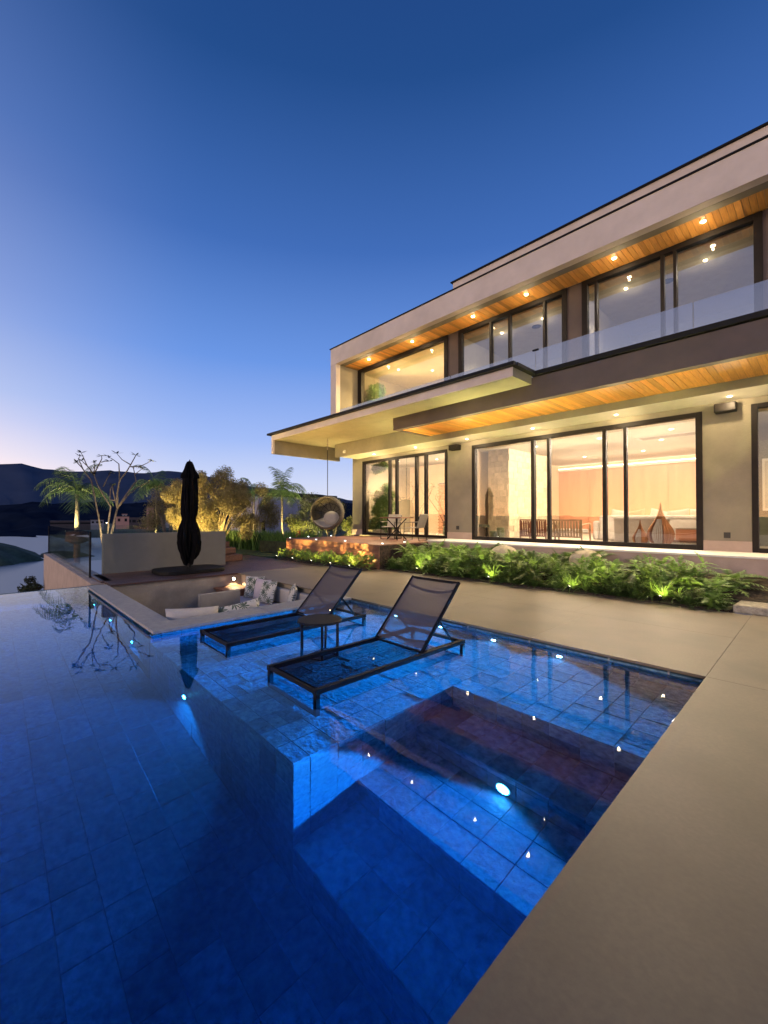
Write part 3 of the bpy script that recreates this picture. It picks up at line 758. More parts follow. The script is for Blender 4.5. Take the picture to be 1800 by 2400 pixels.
# stone chimney breast
sc_ = thing('stone_chimney', 'squared cut-stone chimney breast standing inside the big lower window', 'chimney', (-7.87, 14.5, FZ))
boxo('core', M_stone, sc_, -8.25, -7.5, 13.03, 16.0, FZ+.003, 3.855)
sm = {}
for r_ in range(15):
    z = FZ+.02 + r_*.205; xx = -8.27
    while xx < -7.49:
        w_ = rnd.choice((.13,.19,.26)); w_ = min(w_, -7.48-xx)
        if w_ > .04:
            boxo('stone', M_stone, sc_, xx+.003, xx+w_-.003, 12.99-rnd.uniform(0,.03), 13.02, z, z+.2)
        xx += w_
    yy = 12.99
    while yy < 15.95:
        w_ = min(rnd.choice((.3,.45,.6)), 16-yy)
        boxo('stone', M_stone, sc_, -7.498, -7.47+rnd.uniform(0,.025), yy+.003, yy+w_-.003, z, z+.2); yy += w_
# upper rooms
wallb('room_floor', M_floor, XL+.252, XR, Y0+.302, 16, 4.66, 4.72)
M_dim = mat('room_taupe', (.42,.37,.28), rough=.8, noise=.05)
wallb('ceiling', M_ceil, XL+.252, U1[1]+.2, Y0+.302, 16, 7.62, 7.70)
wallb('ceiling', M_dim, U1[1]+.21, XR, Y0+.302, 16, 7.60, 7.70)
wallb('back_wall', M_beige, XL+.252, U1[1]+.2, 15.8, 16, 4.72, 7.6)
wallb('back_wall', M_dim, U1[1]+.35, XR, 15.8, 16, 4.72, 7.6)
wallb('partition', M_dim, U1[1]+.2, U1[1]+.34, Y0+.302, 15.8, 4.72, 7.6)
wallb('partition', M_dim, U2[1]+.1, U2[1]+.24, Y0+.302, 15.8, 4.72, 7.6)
ob_ = wallb('beam_panel', M_orange, -12.3, -9.0, 15.7, 15.79, 4.8, 5.9)

# ---- downlights: fixture (trim, bulb) with its lamp
def downlight(loc, label, group, P, spot=125, col=(1,.76,.44), r=.05, m=None, aim=(0,0,-1), spill=.10):
    t = thing('downlight', label, 'light', loc, group=group)
    q = MB(); x, y, z = loc
    q.lathe([(r*1.35, z), (r*1.35, z-.012), (r, z-.014), (r, z-.004)], 16, x, y, cap=False); q.build('trim', M_white, t)
    q = MB(); q.lathe([(r*.85, z-.006), (r*.8, z-.022)], 14, x, y); q.build('bulb', m or M_warm, t)
    lamp('lamp', 'SPOT', (x, y, z-.05), col, P*.8, t, aim, spot, .7, .03)
    lamp('spill', 'POINT', (x, y, z-.09), col, P*spill, t, rad=.02)  # added fill lamp under the bulb, brightens the surface round the fixture
    return t
ordn = ['farthest', 'second', 'third', 'fourth', 'fifth', 'nearest']
for i, x in enumerate((-12.24, -9.94, -7.4, -5.65, -3.41, -1.7)):
    downlight((x, 10.8, 7.683), '%s bright downlight in the wood soffit under the roof, counted from the left' % ordn[i] if i else 'leftmost bright downlight in the wood soffit under the roof', 'downlights in the roof soffit', 220, aim=(0,-.35,-1), spill=.12)
ordl = ['leftmost', 'second', 'third', 'fourth', 'fifth', 'sixth']
for i, x in enumerate((-11.94, -9.79, -7.64, -5.48, -3.39, -1.3)):
    downlight((x, 10.80, 3.938), '%s small downlight in the cream strip above the lower windows%s' % (ordl[i], '' if i == 0 else ', counted from the left'), 'downlights in the lower soffit', 390, 95, r=.045, m=M_warm2, aim=(0,-.5,-1), spill=.09)
downlight((1.0,10.80,3.938), 'small downlight in the cream strip beyond the right picture edge', 'downlights in the lower soffit', 390, 95, r=.045, m=M_warm2, aim=(0,-.5,-1), spill=.09)
k = 0
names_in = ['near the stone chimney', 'over the slatted armchairs', 'over the pale console', 'over the hidden hallway', 'at the back left of the living room', 'at the back middle of the living room', 'at the back right of the living room', 'at the far right of the living room']
for (x, y), s_ in zip(((-6.6,13.2),(-4.6,13.2),(-2.8,13.2),(-1.9,15.0),(-6.4,16.8),(-4.4,16.8),(-2.4,16.8),(-3.4,14.8)), names_in):
    downlight((x, y, 3.858), 'ceiling downlight '+s_, 'living room downlights', 600 if y < 14 else 330, 150, (1,.78,.58), .06, M_warm2, spill=.55)
for (x, y), s_ in zip(((-12.4,12.6),(-10.8,13.2),(-9.4,12.8)), ('above the indoor shrub', 'above the brick panel', 'beside the living room partition')):
    downlight((x, y, 3.858), 'ceiling downlight '+s_, 'left room downlights', 950, 150, (1,.74,.48), .05, M_warm2, spill=.2)
for (x, y), s_ in zip(((-12.1,12.3),(-11.2,13.4),(-9.6,13.0)), ('above the green plant wall upstairs', 'in the middle of the bright upstairs room', 'at the right of the bright upstairs room')):
    downlight((x, y, 7.618), 'ceiling downlight '+s_, 'bright upstairs room downlights', 1500, 150, (1,.70,.30), .05, M_warm2)
for (x, y), s_ in zip(((-7.3,12.3),(-5.9,12.3),(-3.6,12.3),(-1.9,12.3)), ('left in the first dim upstairs window', 'right in the first dim upstairs window', 'left in the large dim upstairs window', 'right in the large dim upstairs window')):
    downlight((x, y, 7.598), 'ceiling downlight '+s_, 'dim upstairs room downlights', 170, 130, (1,.88,.72), .04, M_warm)
for x, y in ((.6,12.6),(2.2,12.8)):
    downlight((x, y, 3.858), 'ceiling downlight in the right-hand room%s' % (' nearest the frame' if x < 1 else ' farther in'), 'right room downlights', 400, 150, (1,.78,.44), .05, M_warm2)
# round ceiling speakers upstairs
for x, s_ in ((-6.3,'first dim upstairs room'),(-2.75,'large dim upstairs room')):
    q = MB(); q.lathe([(.14,7.598),(.14,7.585),(.1,7.58)], 20, x, 12.7)
    tag(q.build('ceiling_speaker', M_black), 'round dark ceiling speaker in the '+s_, 'speaker', 'upstairs ceiling speakers')
# AC grille in the living room
ac = thing('ceiling_vent', 'long slotted air vent in the living room ceiling', 'vent', (-3.0, 14.3, 3.85))
boxo('frame', M_white, ac, -3.9, -2.1, 14.05, 14.55, 3.845, 3.857)
for k_ in range(6): boxo('slat', M_dim, ac, -3.8, -2.2, 14.1+k_*.075, 14.14+k_*.075, 3.835, 3.8445)

# wall-mounted black speakers, outlets
def wallbox(px, z0, z1, w, label):
    x = FX(px, 11.2); t = thing('wall_speaker', label, 'speaker', (x, 11.2, z0), group='black wall speakers under the soffit')
    boxo('cabinet', M_black, t, x-w/2, x+w/2, 11.02, 11.24, z0, z1, .02); boxo('bracket', M_black, t, x-.03, x+.03, 11.241, 11.298, z0+.05, z1-.05)
    boxo('grille', M_frame, t, x-w/2+.02, x+w/2-.02, 11.012, 11.0195, z0+.02, z1-.02)
wallbox(1069, 3.70, 3.87, .36, 'black speaker on the pier between the two lower windows')
wallbox(1704, 3.68, 3.87, .36, 'black speaker on the pier at the right of the big lower window')
for px, z, s_ in ((1704, 1.12, 'right pier'), (1073, 1.15, 'middle pier')):
    x = FX(px); q = MB(); q.box(x-.055, x+.055, Y0-.018, Y0-.001, z-.06, z+.06).box(x-.035, x+.035, Y0-.022, Y0-.0185, z-.04, z+.04)
    tag(q.build('power_outlet', M_outlet, bevel=.003), 'small black outlet box low on the '+s_, 'outlet')
q = MB(); q.lathe([(.05,4.0),(.06,4.03),(.05,4.08)], 12, -12.9, 10.1); q.box(-12.94,-12.86,10.1,10.149,4.02,4.12)
tag(q.build('security_camera', M_white, smooth=False), 'small white security camera on the beam above the hanging chair', 'camera')

# =================================================================== INDOOR FURNITURE
def teardrop(cx, cy, z0, h, r, label):
    t = thing('teardrop_sculpture', label, 'sculpture', (cx, cy, z0), group='wooden teardrop sculptures')
    P_u = [(0,.42),(.06,.66),(.14,.88),(.26,1),(.38,.88),(.5,.62),(.62,.38),(.74,.2),(.86,.09),(1,.02)]
    def prof(u):
        for k_ in range(9):
            if u <= P_u[k_+1][0]: f_ = (u-P_u[k_][0])/(P_u[k_+1][0]-P_u[k_][0]); return r*(P_u[k_][1]*(1-f_)+P_u[k_+1][1]*f_)
    n = 26
    for k_ in range(n):
        a = 2*PI*k_/n; q = MB(); face = math.cos(a-R(-105)); op = face > .72
        us_ = [i/14*(.62 if op else 1) for i in range(15)]
        pts_ = [(cx+prof(u)*math.cos(a)*(.72 if op else 1), cy+prof(u)*math.sin(a)*(.72 if op else 1), z0+u*h) for u in us_]
        q.tube(pts_, [max(.004, prof(u)*(.07 if op else .125)) for u in us_], 5)
        q.build('slat', M_cush if op else M_sculpt, t, smooth=True)
M_sculpt = mat('sculpture_wood', (.40,.17,.06), rough=.5)
teardrop(FX(1548,12.2), 12.2, FZ, 1.08, .27, 'large wooden teardrop sculpture inside the big window')
teardrop(FX(1500,12.1), 12.1, FZ, .66, .16, 'small wooden teardrop sculpture left of the large one')
con = thing('console', 'long pale console with lower shelf behind the teardrop sculptures', 'console', (-3.3, 13.4, FZ))
cx0, cx1 = FX(1436,13.2), FX(1622,13.2)
boxo('top', M_white, con, cx0, cx1+.9, 13.2, 13.7, FZ+.66, FZ+.71, .006)
boxo('cabinet', M_cush, con, cx0+.02, cx0+1.3, 13.24, 13.66, FZ+.02, FZ+.658, .006)
boxo('leg', M_frame, con, cx1+.8, cx1+.85, 13.25, 13.3, FZ, FZ+.658)
boxo('shelf', M_deckwood, con, cx0+1.32, cx1+.85, 13.26, 13.64, FZ+.06, FZ+.10)
bs = thing('storage_basket', 'orange-brown basket under the pale console', 'basket', (-2.5, 13.45, FZ+.1))
boxo('body', M_orange, bs, -2.75, -2.25, 13.3, 13.6, FZ+.102, FZ+.40, .02); boxo('rim', M_cush, bs, -2.76, -2.24, 13.29, 13.61, FZ+.40, FZ+.43, .008)
vs_ = MB(); vs_.lathe([(.05,FZ+.102),(.11,FZ+.2),(.10,FZ+.32),(.03,FZ+.42),(.025,FZ+.52)], 16, -1.98, 13.4)
tag(vs_.build('vase', M_black, smooth=True), 'small dark vase under the right end of the console', 'vase')
ls = thing('living_room_sofa', 'cream sofa with heaped cushions behind the console', 'sofa', (-3.6, 14.6, FZ))
boxo('seat', M_cush, ls, -4.9, -1.9, 14.2, 15.1, FZ, FZ+.42, .05); boxo('backrest', M_cush, ls, -4.9, -1.9, 13.95, 14.19, FZ, FZ+.78, .06)
boxo('armrest', M_cush, ls, -5.1, -4.91, 14.0, 15.1, FZ, FZ+.6, .05)
for i, (x, r_) in enumerate(((-4.4,10),(-3.9,-12),(-3.35,15),(-2.85,-8),(-2.35,4))):
    o = pillow_mesh(.55,.4,.18,M_cush).build('sofa_cushion', M_cush if i != 1 else M_orange, None, smooth=True); o.location = (x, 14.2, FZ+.55); o.rotation_euler = (R(-15), R(r_), R(r_))
    tag(o, ['pale cushion at the left end of the indoor sofa','orange cushion on the indoor sofa','pale tilted cushion in the middle of the indoor sofa','pale cushion right of the middle of the indoor sofa','pale cushion at the right end of the indoor sofa'][i], 'cushion', 'cushions on the indoor sofa')
def slat_chair(cx, cy, label, m, w=.85):
    t = thing('slatted_armchair', label, 'armchair', (cx, cy, FZ), group='strap-back armchairs inside')
    for k_ in range(11):
        x = cx-w/2+.05+k_*(w-.1)/10; q = MB(); q.bar((x, cy-.02, FZ+.14), (x, cy-.05, FZ+.60), .055, .012); q.build('strap', m, t)
    for sx_ in (-1,1):
        q = MB(); q.bar((cx+sx_*w/2, cy-.04, FZ), (cx+sx_*w/2, cy-.04, FZ+.64), .035, .035); q.build('leg', m, t)
        q = MB(); q.bar((cx+sx_*w/2, cy+.6, FZ), (cx+sx_*w/2, cy+.6, FZ+.52), .035, .035); q.build('leg', m, t)
        q = MB(); q.bar((cx+sx_*w/2, cy-.02, FZ+.5), (cx+sx_*w/2, cy+.62, FZ+.53), .05, .03); q.build('armrest', m, t)
    q = MB(); q.bar((cx-w/2, cy-.04, FZ+.63), (cx+w/2, cy-.04, FZ+.63), .035, .04); q.bar((cx-w/2, cy-.02, FZ+.13), (cx+w/2, cy-.02, FZ+.13), .035, .04); q.build('rail', m, t)
    boxo('seat', M_cush if m is M_orange else M_cush, t, cx-w/2+.03, cx+w/2-.03, cy, cy+.6, FZ+.24, FZ+.36, .04)
M_leather = mat('brown_leather', (.16,.055,.02), rough=.5)
M_tan = mat('tan_wood', (.34,.24,.13), rough=.6)
slat_chair(FX(1250,12.5), 12.5, 'dark brown strap-back armchair in front of the stone chimney', M_leather)
slat_chair(FX(1326,12.6), 12.6, 'tan strap-back armchair in the middle of the big window', M_tan, .95)
M_green = mat('green_glaze', (.10,.12,.05), rough=.3)
for px, h, s_ in ((1157,.26,'smaller'),(1173,.38,'larger')):
    x = FX(px, 12.2); q = MB(); q.lathe([(.11,FZ),(.13,FZ+.02),(.13,FZ+h-.02),(.115,FZ+h),(.1,FZ+h),(.1,FZ+h-.03)], 18, x, 12.2)
    tag(q.build('candle_jar', M_green, smooth=False), s_+' green cylinder jar on the floor beside the stone chimney', 'jar', 'green jars by the chimney')
sl = thing('low_bench', 'dark low bench seen left of the stone chimney', 'bench', (FX(1128,13), 13, FZ))
bx_ = FX(1128,13)
boxo('seat', M_olive, sl, bx_-.4, bx_+.35, 12.8, 13.3, FZ+.36, FZ+.46, .03)
for dx_ in (-.36,.31):
    for dy_ in (12.84,13.24): boxo('leg', M_frame, sl, bx_+dx_-.02, bx_+dx_+.02, dy_-.02, dy_+.02, FZ, FZ+.358)
gsf = thing('green_sofa', 'dark green sofa inside the left lower window', 'sofa', (-9.4, 12.9, FZ))
M_gfab = mat('green_fabric', (.035,.065,.04), rough=.8)
boxo('seat', M_gfab, gsf, -9.9, -8.75, 12.7, 13.5, FZ+.05, FZ+.4, .05); boxo('backrest', M_gfab, gsf, -9.9, -8.75, 13.45, 13.68, FZ+.05, FZ+.80, .05); boxo('armrest', M_gfab, gsf, -10.1, -9.91, 12.7, 13.6, FZ+.05, FZ+.58, .04)
pic = thing('framed_picture', 'white framed picture on the dark wall of the right-hand room', 'picture', (.4, 13.97, 2.0))
px0 = FX(1787, 13.9)
boxo('frame', M_white, pic, px0, px0+1.0, 13.95, 13.998, 1.66, 2.95); boxo('mat_board', M_cush, pic, px0+.05, px0+.95, 13.94, 13.9495, 1.72, 2.89)
boxo('print', M_beige, pic, px0+.2, px0+.8, 13.93, 13.9395, 2.3, 2.75)
sb_ = thing('sideboard', 'low pale sideboard under the framed picture', 'sideboard', (.6, 13.6, FZ))
boxo('body', M_cush, sb_, -.6, 2.0, 13.4, 13.94, FZ+.05, FZ+.5, .01); boxo('top', M_white, sb_, -.62, 2.02, 13.38, 13.96, FZ+.502, FZ+.53)

# =================================================================== RAISED WOOD DECK
PZ = .72
rd = thing('raised_deck', 'raised warm brown timber platform in front of the left lower window', 'deck', (-11, 9.6, 0))
boxo('base', M_soil, rd, -13.6, -8.66, 8.04, 11.28, -.1, PZ-.035)
y = 8.0
while y < 11.25:
    boxo('plank', M_deckwood, rd, -13.66, -8.645, y, y+.135, PZ-.03, PZ, .003); y += .141
for k_ in range(4): boxo('fascia_board', M_deckwood, rd, -13.66, -8.645, 8.005, 8.036, .02+k_*.167, .18+k_*.167, .003)
for k_ in range(4): boxo('fascia_board', M_deckwood, rd, -13.68, -13.662, 8.04, 11.28, .02+k_*.167, .18+k_*.167, .003)
posl = [(740.6,1265.8),(809,1269),(896,1275.6),(948,1272),(723,1259),(776,1257),(680,1261.5),(748,1247.5)]
side = ['on the platform front edge below the hanging chair','on the platform front edge left of the table','on the platform front edge below the table','at the platform corner by the shrubs','second row left on the platform','second row behind the hanging chair','at the left corner of the platform','behind the hanging chair at the planting']
for (a_, b_), s_ in zip(posl, side):
    p = at(a_, b_, PZ); p.z = PZ
    t = thing('deck_light', 'tiny white deck light '+s_, 'light', p, group='small lights along the timber platform')
    q = MB(); q.lathe([(.04,PZ+.001),(.04,PZ+.012),(.03,PZ+.02)], 12, p.x, p.y, cap=False); q.build('ring', M_white, t)
    q = MB(); q.lathe([(.029,PZ+.004),(.022,PZ+.03)], 10, p.x, p.y); q.build('lens', M_cool, t)

# outdoor table and chairs
tb = thing('bistro_table', 'small wooden outdoor table with crossed black legs on the timber platform', 'table', (-10.1, 10.15, PZ))
boxo('tabletop', M_deckwood, tb, -10.6, -9.6, 9.85, 10.5, PZ+.74, PZ+.78, .01)
for a_, b_ in (((-10.35,9.95),(-9.85,10.4)),((-9.85,9.95),(-10.35,10.4))):
    q = MB(); q.bar((*a_, PZ+.015), (*b_, PZ+.735), .035, .035); q.build('leg', M_black, tb)
    q = MB(); q.bar((*b_, PZ+.015), (*a_, PZ+.735), .035, .035); q.build('leg', M_black, tb)
M_chairf = mat('taupe_sling', (.30,.27,.22), rough=.8, noise=.05)
ch = thing('outdoor_chair', 'grey sling armchair with thin black frame at the left behind the table', 'chair', (0,0,0), group='grey sling chairs at the outdoor table')
for sx_ in (-.27,.27):
    q = LMB(); q.tube([(sx_,-.28,.01),(sx_,-.26,.6),(sx_,.22,.62)], .012, 6); q.build('leg', M_black, ch, smooth=True)
    q = LMB(); q.tube([(sx_,.30,.01),(sx_,.18,.42),(sx_,.34,.86)], .012, 6); q.build('leg', M_black, ch, smooth=True)
    q = LMB(); q.bar((sx_,-.26,.615),(sx_,.26,.625),.045,.02); q.build('armrest', M_chairf, ch)
q = LMB(); q.box(-.255,.255,-.27,.2,.42,.45); q.build('seat', M_chairf, ch, bevel=.012)
q = LMB(); q.bar((0,.2,.44),(0,.36,.88),.51,.03); q.build('backrest', M_chairf, ch, bevel=.01)
q = LMB(); q.tube([(-.27,-.28,.01),(.27,-.28,.01)], .01, 6); q.tube([(-.27,.30,.01),(.27,.30,.01)], .01, 6); q.build('runner', M_black, ch)
ch.location = (-10.75, 10.55, PZ); ch.rotation_euler = (0,0,R(20))
dup(ch, (-9.35, 10.3, PZ), R(-78), 'grey sling armchair on the right of the table, turned towards it')

# =================================================================== LOUNGERS
def lounger():
    t = thing('sun_lounger', 'x', 'sun lounger', (0,0,0), group='sling loungers standing in the shallow water')
    Lh = 2.12; w = .79; z = .385; s = .044
    for sx_ in (-w/2, w/2):
        q = LMB(); q.box(sx_-s/2, sx_+s/2, 0, Lh, z-.02, z+.025); q.build('side_rail', M_tube, t, bevel=.004)
    for y_ in (.03, Lh-.03):
        for sx_ in (-w/2, w/2):
            q = LMB(); q.box(sx_-s/2+.001, sx_+s/2-.001, y_-s/2, y_+s/2, 0.03, z-.021); q.build('leg', M_tube, t, bevel=.003)
        q = LMB(); q.box(-w/2-s/2+.001, w/2+s/2-.001, y_-s/2, y_+s/2, 0, .029); q.build('foot_bar', M_tube, t, bevel=.003)
        q = LMB(); q.box(-w/2+s/2+.001, w/2-s/2-.001, y_-s/2, y_+s/2, z-.015, z+.02); q.build('cross_bar', M_tube, t, bevel=.003)
    # seat sling, slightly sagging
    q = LMB(); n, k_ = 8, 14; y0, y1 = .03, 1.40
    for j in range(k_+1):
        for i in range(n+1):
            u = i/n*2-1; y_ = y0+(y1-y0)*j/k_; q.v.append((u*(w/2-.015), y_, z+.022-.022*(1-u*u)*math.sin(PI*min(1, j/k_))**.5))
    for j in range(k_):
        for i in range(n): a = j*(n+1)+i; q.f.append((a,a+1,a+n+2,a+n+1)); q.m.append(0)
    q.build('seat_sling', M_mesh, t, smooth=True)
    # backrest
    hy, hz = 1.40, z+.02; ty, tz = 2.07, z+.70
    for sx_ in (-w/2+.03, w/2-.03):
        q = LMB(); q.bar((sx_, hy, hz), (sx_, ty, tz), .028, .034); q.build('back_rail', M_tube, t, bevel=.003)
    q = LMB(); q.bar((-w/2+.045, ty-.01, tz-.01), (w/2-.045, ty-.01, tz-.01), .03, .03); q.build('back_bar', M_tube, t, bevel=.003)
    q = LMB(); q.bar((-w/2+.045, hy+.005, hz), (w/2-.045, hy+.005, hz), .022, .022); q.build('back_bar', M_tube, t, bevel=.003)
    q = LMB(); nb = 12
    dv = Vector((0, ty-hy, tz-hz)); nn = Vector((0, -dv.z, dv.y)).normalized()
    for j in range(nb+1):
        for i in range(n+1):
            u = i/n*2-1; p = Vector((u*(w/2-.035), hy, hz)) + dv*(.04+.95*j/nb) - nn*(.03*(1-u*u)); q.v.append(tuple(p+nn*.012))
    for j in range(nb):
        for i in range(n): a = j*(n+1)+i; q.f.append((a,a+1,a+n+2,a+n+1)); q.m.append(0)
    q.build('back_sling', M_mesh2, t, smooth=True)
    for f_ in (.14, .86):      # curved spreader bars behind the sling
        p0 = Vector((-w/2+.04, hy, hz))+dv*f_; p1 = Vector((w/2-.04, hy, hz))+dv*f_
        pts_ = [p0.lerp(p1, i/8) - nn*(.055*math.sin(PI*i/8)) - Vector((0,0,.02*math.sin(PI*i/8))) for i in range(9)]
        q = LMB(); q.tube(pts_, .016, 6); q.build('spreader', M_tube, t, smooth=True)
    for sx_ in (-w/2+.05, w/2-.05):
        q = LMB(); q.bar((sx_, hy+.30, hz+.30), (sx_, Lh-.14, z+.005), .012, .025); q.build('prop_strut', M_tube, t)
        q = LMB(); q.bar((sx_, hy+.02, hz-.01), (sx_, Lh-.05, z+.0), .02, .02); q.build('ratchet_bar', M_tube, t)
    return t
lg = lounger(); sz_ = shelf_z+.001
lg.location = (-3.36, 2.0, sz_); lg['label'] = 'black sling sun lounger nearest the camera, standing in shallow water'
dup(lg, (-5.14, 2.0, sz_), 0, 'black sling sun lounger behind the round side table, farther from the camera')
stb = thing('side_table', 'round black metal side table between the two loungers', 'table', (-4.17, 2.90, sz_))
stb2 = MB(); stb2.local = True
q = LMB(); q.lathe([(.255,.615),(.265,.62),(.265,.638),(.258,.643)], 40); q.build('tabletop', M_tube, stb)
angs = [R(46.5+a_) for a_ in (-148, -75, -15, 80)]
for a_ in angs:
    q = LMB(); q.box(-.014,.014,-.014,.014,.02,.614, Matrix.Translation((.225*math.cos(a_), .225*math.sin(a_), 0)) @ Matrix.Rotation(a_, 4, 'Z')); q.build('leg', M_tube, stb, bevel=.002)
q = LMB()
for i in range(4):
    a_, b_ = angs[i], angs[(i+1)%4]
    q.bar((.225*math.cos(a_), .225*math.sin(a_), .010), (.225*math.cos(b_), .225*math.sin(b_), .010), .02, .019)
q.build('base_frame', M_tube, stb)

# =================================================================== UMBRELLA
ux, uy = -11.85, 3.98
um = thing('closed_umbrella', 'tall folded black parasol on the dark wooden deck', 'umbrella', (ux, uy, DK))
ur = random.Random(5); ph = [ur.uniform(0, 6.28) for _ in range(8)]
def fold(t, z):
    return 1 + .16*math.cos(6*t+ph[0]+z*.7) + .13*math.cos(11*t+ph[1]-z*2.2) + .08*math.cos(17*t+z*5) + .06*math.cos(2*t+z*6)
q = MB(); prof = [(.02,3.02),(.06,3.0),(.09,2.93),(.13,2.80),(.21,2.64),(.215,2.56),(.17,2.54),(.175,2.45),(.19,2.2),(.20,1.95),(.20,1.75),(.18,1.58),(.15,1.47),(.18,1.36),(.24,1.2),(.28,1.0),(.29,.82),(.25,.64),(.20,.48),(.14,.36),(.04,.35)]
def mod(t, z):
    k_ = 1 if 1.4 < z < 2.6 else 1
    hem = 1
    return fold(t, z)*hem
q.lathe([(r_*.88, z_) for r_, z_ in prof], 96, ux, uy, mod)
for i, v in enumerate(q.v):      # ragged hem and a lean to the right like the gathered cloth
    x_, y_, z_ = v
    if z_ < .7:
        t = math.atan2(y_-uy, x_-ux); q.v[i] = (x_, y_, z_ + .13*math.cos(3*t+1.2)*(.7-z_)/.4 + .05*math.cos(7*t))
q.build('canopy', M_cloth, um, smooth=False, subsurf=0)
q = MB(); q.lathe([(.128,1.44),(.14,1.47),(.13,1.50)], 24, ux, uy, mod, cap=False); q.build('strap', M_cloth, um)
q = MB(); q.tube([(ux,uy,DK+.1),(ux,uy,3.0)], .03, 12); q.build('pole', M_black, um, smooth=True)
q = MB(); q.tube([(ux,uy,3.0),(ux,uy,3.06)], [.025,.008], 8); q.build('finial', M_black, um)
bs_ = [(ux+.62*math.copysign(abs(math.cos(t))**.5, math.cos(t)), uy+.85*math.copysign(abs(math.sin(t))**.5, math.sin(t))) for t in [2*PI*i/28 for i in range(28)]]
q = MB(); q.prism(bs_, DK+.001, DK+.10); q.build('base', M_black, um, bevel=.015)
q = MB(); q.tube([(ux,uy,DK+.101),(ux,uy,DK+.22)], .05, 12); q.build('socket', M_black, um)

# =================================================================== HANGING CHAIR
hx, hy_, hz = -12.75, 9.2, 1.66
hc = thing('hanging_chair', 'round wicker pod chair with pale cushions hanging on a rope', 'chair', (hx, hy_, hz))
face = Vector((.62,-.78,.05)).normalized(); side_ = face.cross(Vector((0,0,1))).normalized(); up_ = side_.cross(face).normalized()
def hp(a, b, r):   # a from the back pole 0..pi, b around
    return Vector((hx,hy_,hz)) + (-face*math.cos(a) + (side_*math.cos(b)+up_*math.sin(b))*math.sin(a))*r
RR = .61; amax = R(112)
q = MB(); n, k_ = 36, 14
for j in range(k_+1):
    for i in range(n): q.v.append(tuple(hp(max(.02, amax*j/k_), 2*PI*i/n, RR)))
for j in range(k_):
    for i in range(n):
        a = j*n+i; b_ = j*n+(i+1)%n; q.f.append((a,b_,b_+n,a+n)); q.m.append(0)
sh_ = q.build('pod_shell', M_wicker, hc, smooth=True)
so_ = sh_.modifiers.new('thick', 'SOLIDIFY'); so_.thickness = .02
q = MB(); q.tube([hp(amax, 2*PI*i/40, RR) for i in range(41)], .026, 8); q.build('rim', M_wicker, hc, smooth=True)
for k_ in range(10):
    b_ = 2*PI*k_/10+.2; q = MB(); q.tube([hp(amax*i/12, b_, RR-.012) for i in range(13)], .010, 5); q.build('rib', M_frame, hc, smooth=True)
for k_ in (.35,.6,.85):
    q = MB(); q.tube([hp(amax*k_, 2*PI*i/36, RR-.012) for i in range(37)], .007, 5); q.build('hoop', M_frame, hc, smooth=True)
q = MB(); n = 14
for j in range(n+1):
    for i in range(n+1):
        u, v = i/n*2-1, j/n*2-1; a_ = R(62)+u*0; b_ = R(-90)+u*R(62); aa = R(68)+v*R(44)
        q.v.append(tuple(hp(aa, b_, RR-.03-.07*(1-u**4)*(1-v**4))))
for j in range(n):
    for i in range(n): a = j*(n+1)+i; q.f.append((a,a+1,a+n+2,a+n+1)); q.m.append(0)
so_ = q.build('seat_cushion', M_cush, hc, smooth=True).modifiers.new('thick', 'SOLIDIFY'); so_.thickness = .05
q = MB(); cc = Vector((hx,hy_,hz)) - face*.12 - up_*.18 + side_*-.12
for side2 in (1,-1):
    b0 = len(q.v); q.v.append(tuple(cc + face*.07*side2))
    for j in range(1, 6):
        for i in range(24):
            t = 2*PI*i/24; r_ = j/5; q.v.append(tuple(cc + (side_*math.cos(t)*.30+up_*math.sin(t)*.25)*r_ + face*side2*.07*math.sqrt(max(0,1-r_**2.5))))
    for i in range(24):
        f = (b0, b0+1+i, b0+1+(i+1)%24); q.f.append(f if side2 > 0 else f[::-1]); q.m.append(0)
    for j in range(4):
        for i in range(24):
            a = b0+1+j*24+i; b_ = b0+1+j*24+(i+1)%24; f = (a, a+24, b_+24, b_); q.f.append(f if side2 > 0 else f[::-1]); q.m.append(0)
q.build('back_cushion', M_chairf, hc, smooth=True)
q = MB(); q.tube([(hx,hy_,hz+RR),(hx,hy_,4.0)], .014, 6); q.build('rope', M_frame, hc)
q = MB(); q.tube([(hx,hy_,4.0),(hx,hy_,4.45)], .028, 8); q.build('rope_sleeve', M_bark, hc)
lamp('bulb', 'POINT', (hx+.05, hy_+.1, hz+.2), (1,.8,.4), 3, hc)  # warm point lamp inside the pod, with no fixture modelled

# =================================================================== POOL LIGHTS
def pool_light(loc, label, P, aim=(0,-1,-.12), col=(.04,.24,1), r=.035, size=150, bl=.12):
    t = thing('pool_light', label, 'light', loc, group='underwater lights in the pool walls')
    x, y, z = loc; P *= 26
    q = MB(); q.tube([(x,y,z),(x,y-.018,z)], r*1.25, 18); q.build('ring', M_white, t)
    q = MB(); q.tube([(x,y-.0185,z),(x,y-.026,z)], r, 18); q.build('lens', M_pool, t)
    lamp('lamp', 'SPOT', (x, y-.05, z), col, P, t, aim, size, bl, .03)
for i, x in enumerate((-4.778, -3.857, -2.985, -2.123)):
    pool_light((x, YN-.001, WL-.245), ['underwater light half hidden by the farther lounger','underwater light beside the nearer lounger backrest','underwater light right of the nearer lounger in the far pool wall','rightmost underwater light in the far pool wall'][i], 290, (0,-1,-.5), (.16,.44,1), .03, 140, .75)
pool_light((-1.655, SE1-.001, WL-.93), 'brightest underwater light in the step riser of the recess', 640, (0,-1,-.6), (.26,.38,1), .05, 140, .6)
pool_light((-4.65, SF-.001, WL-.95), 'underwater light in the shelf wall below the nearer lounger', 105, (.05,-.7,-.85), (.015,.42,1), .035, 124, 1.0)
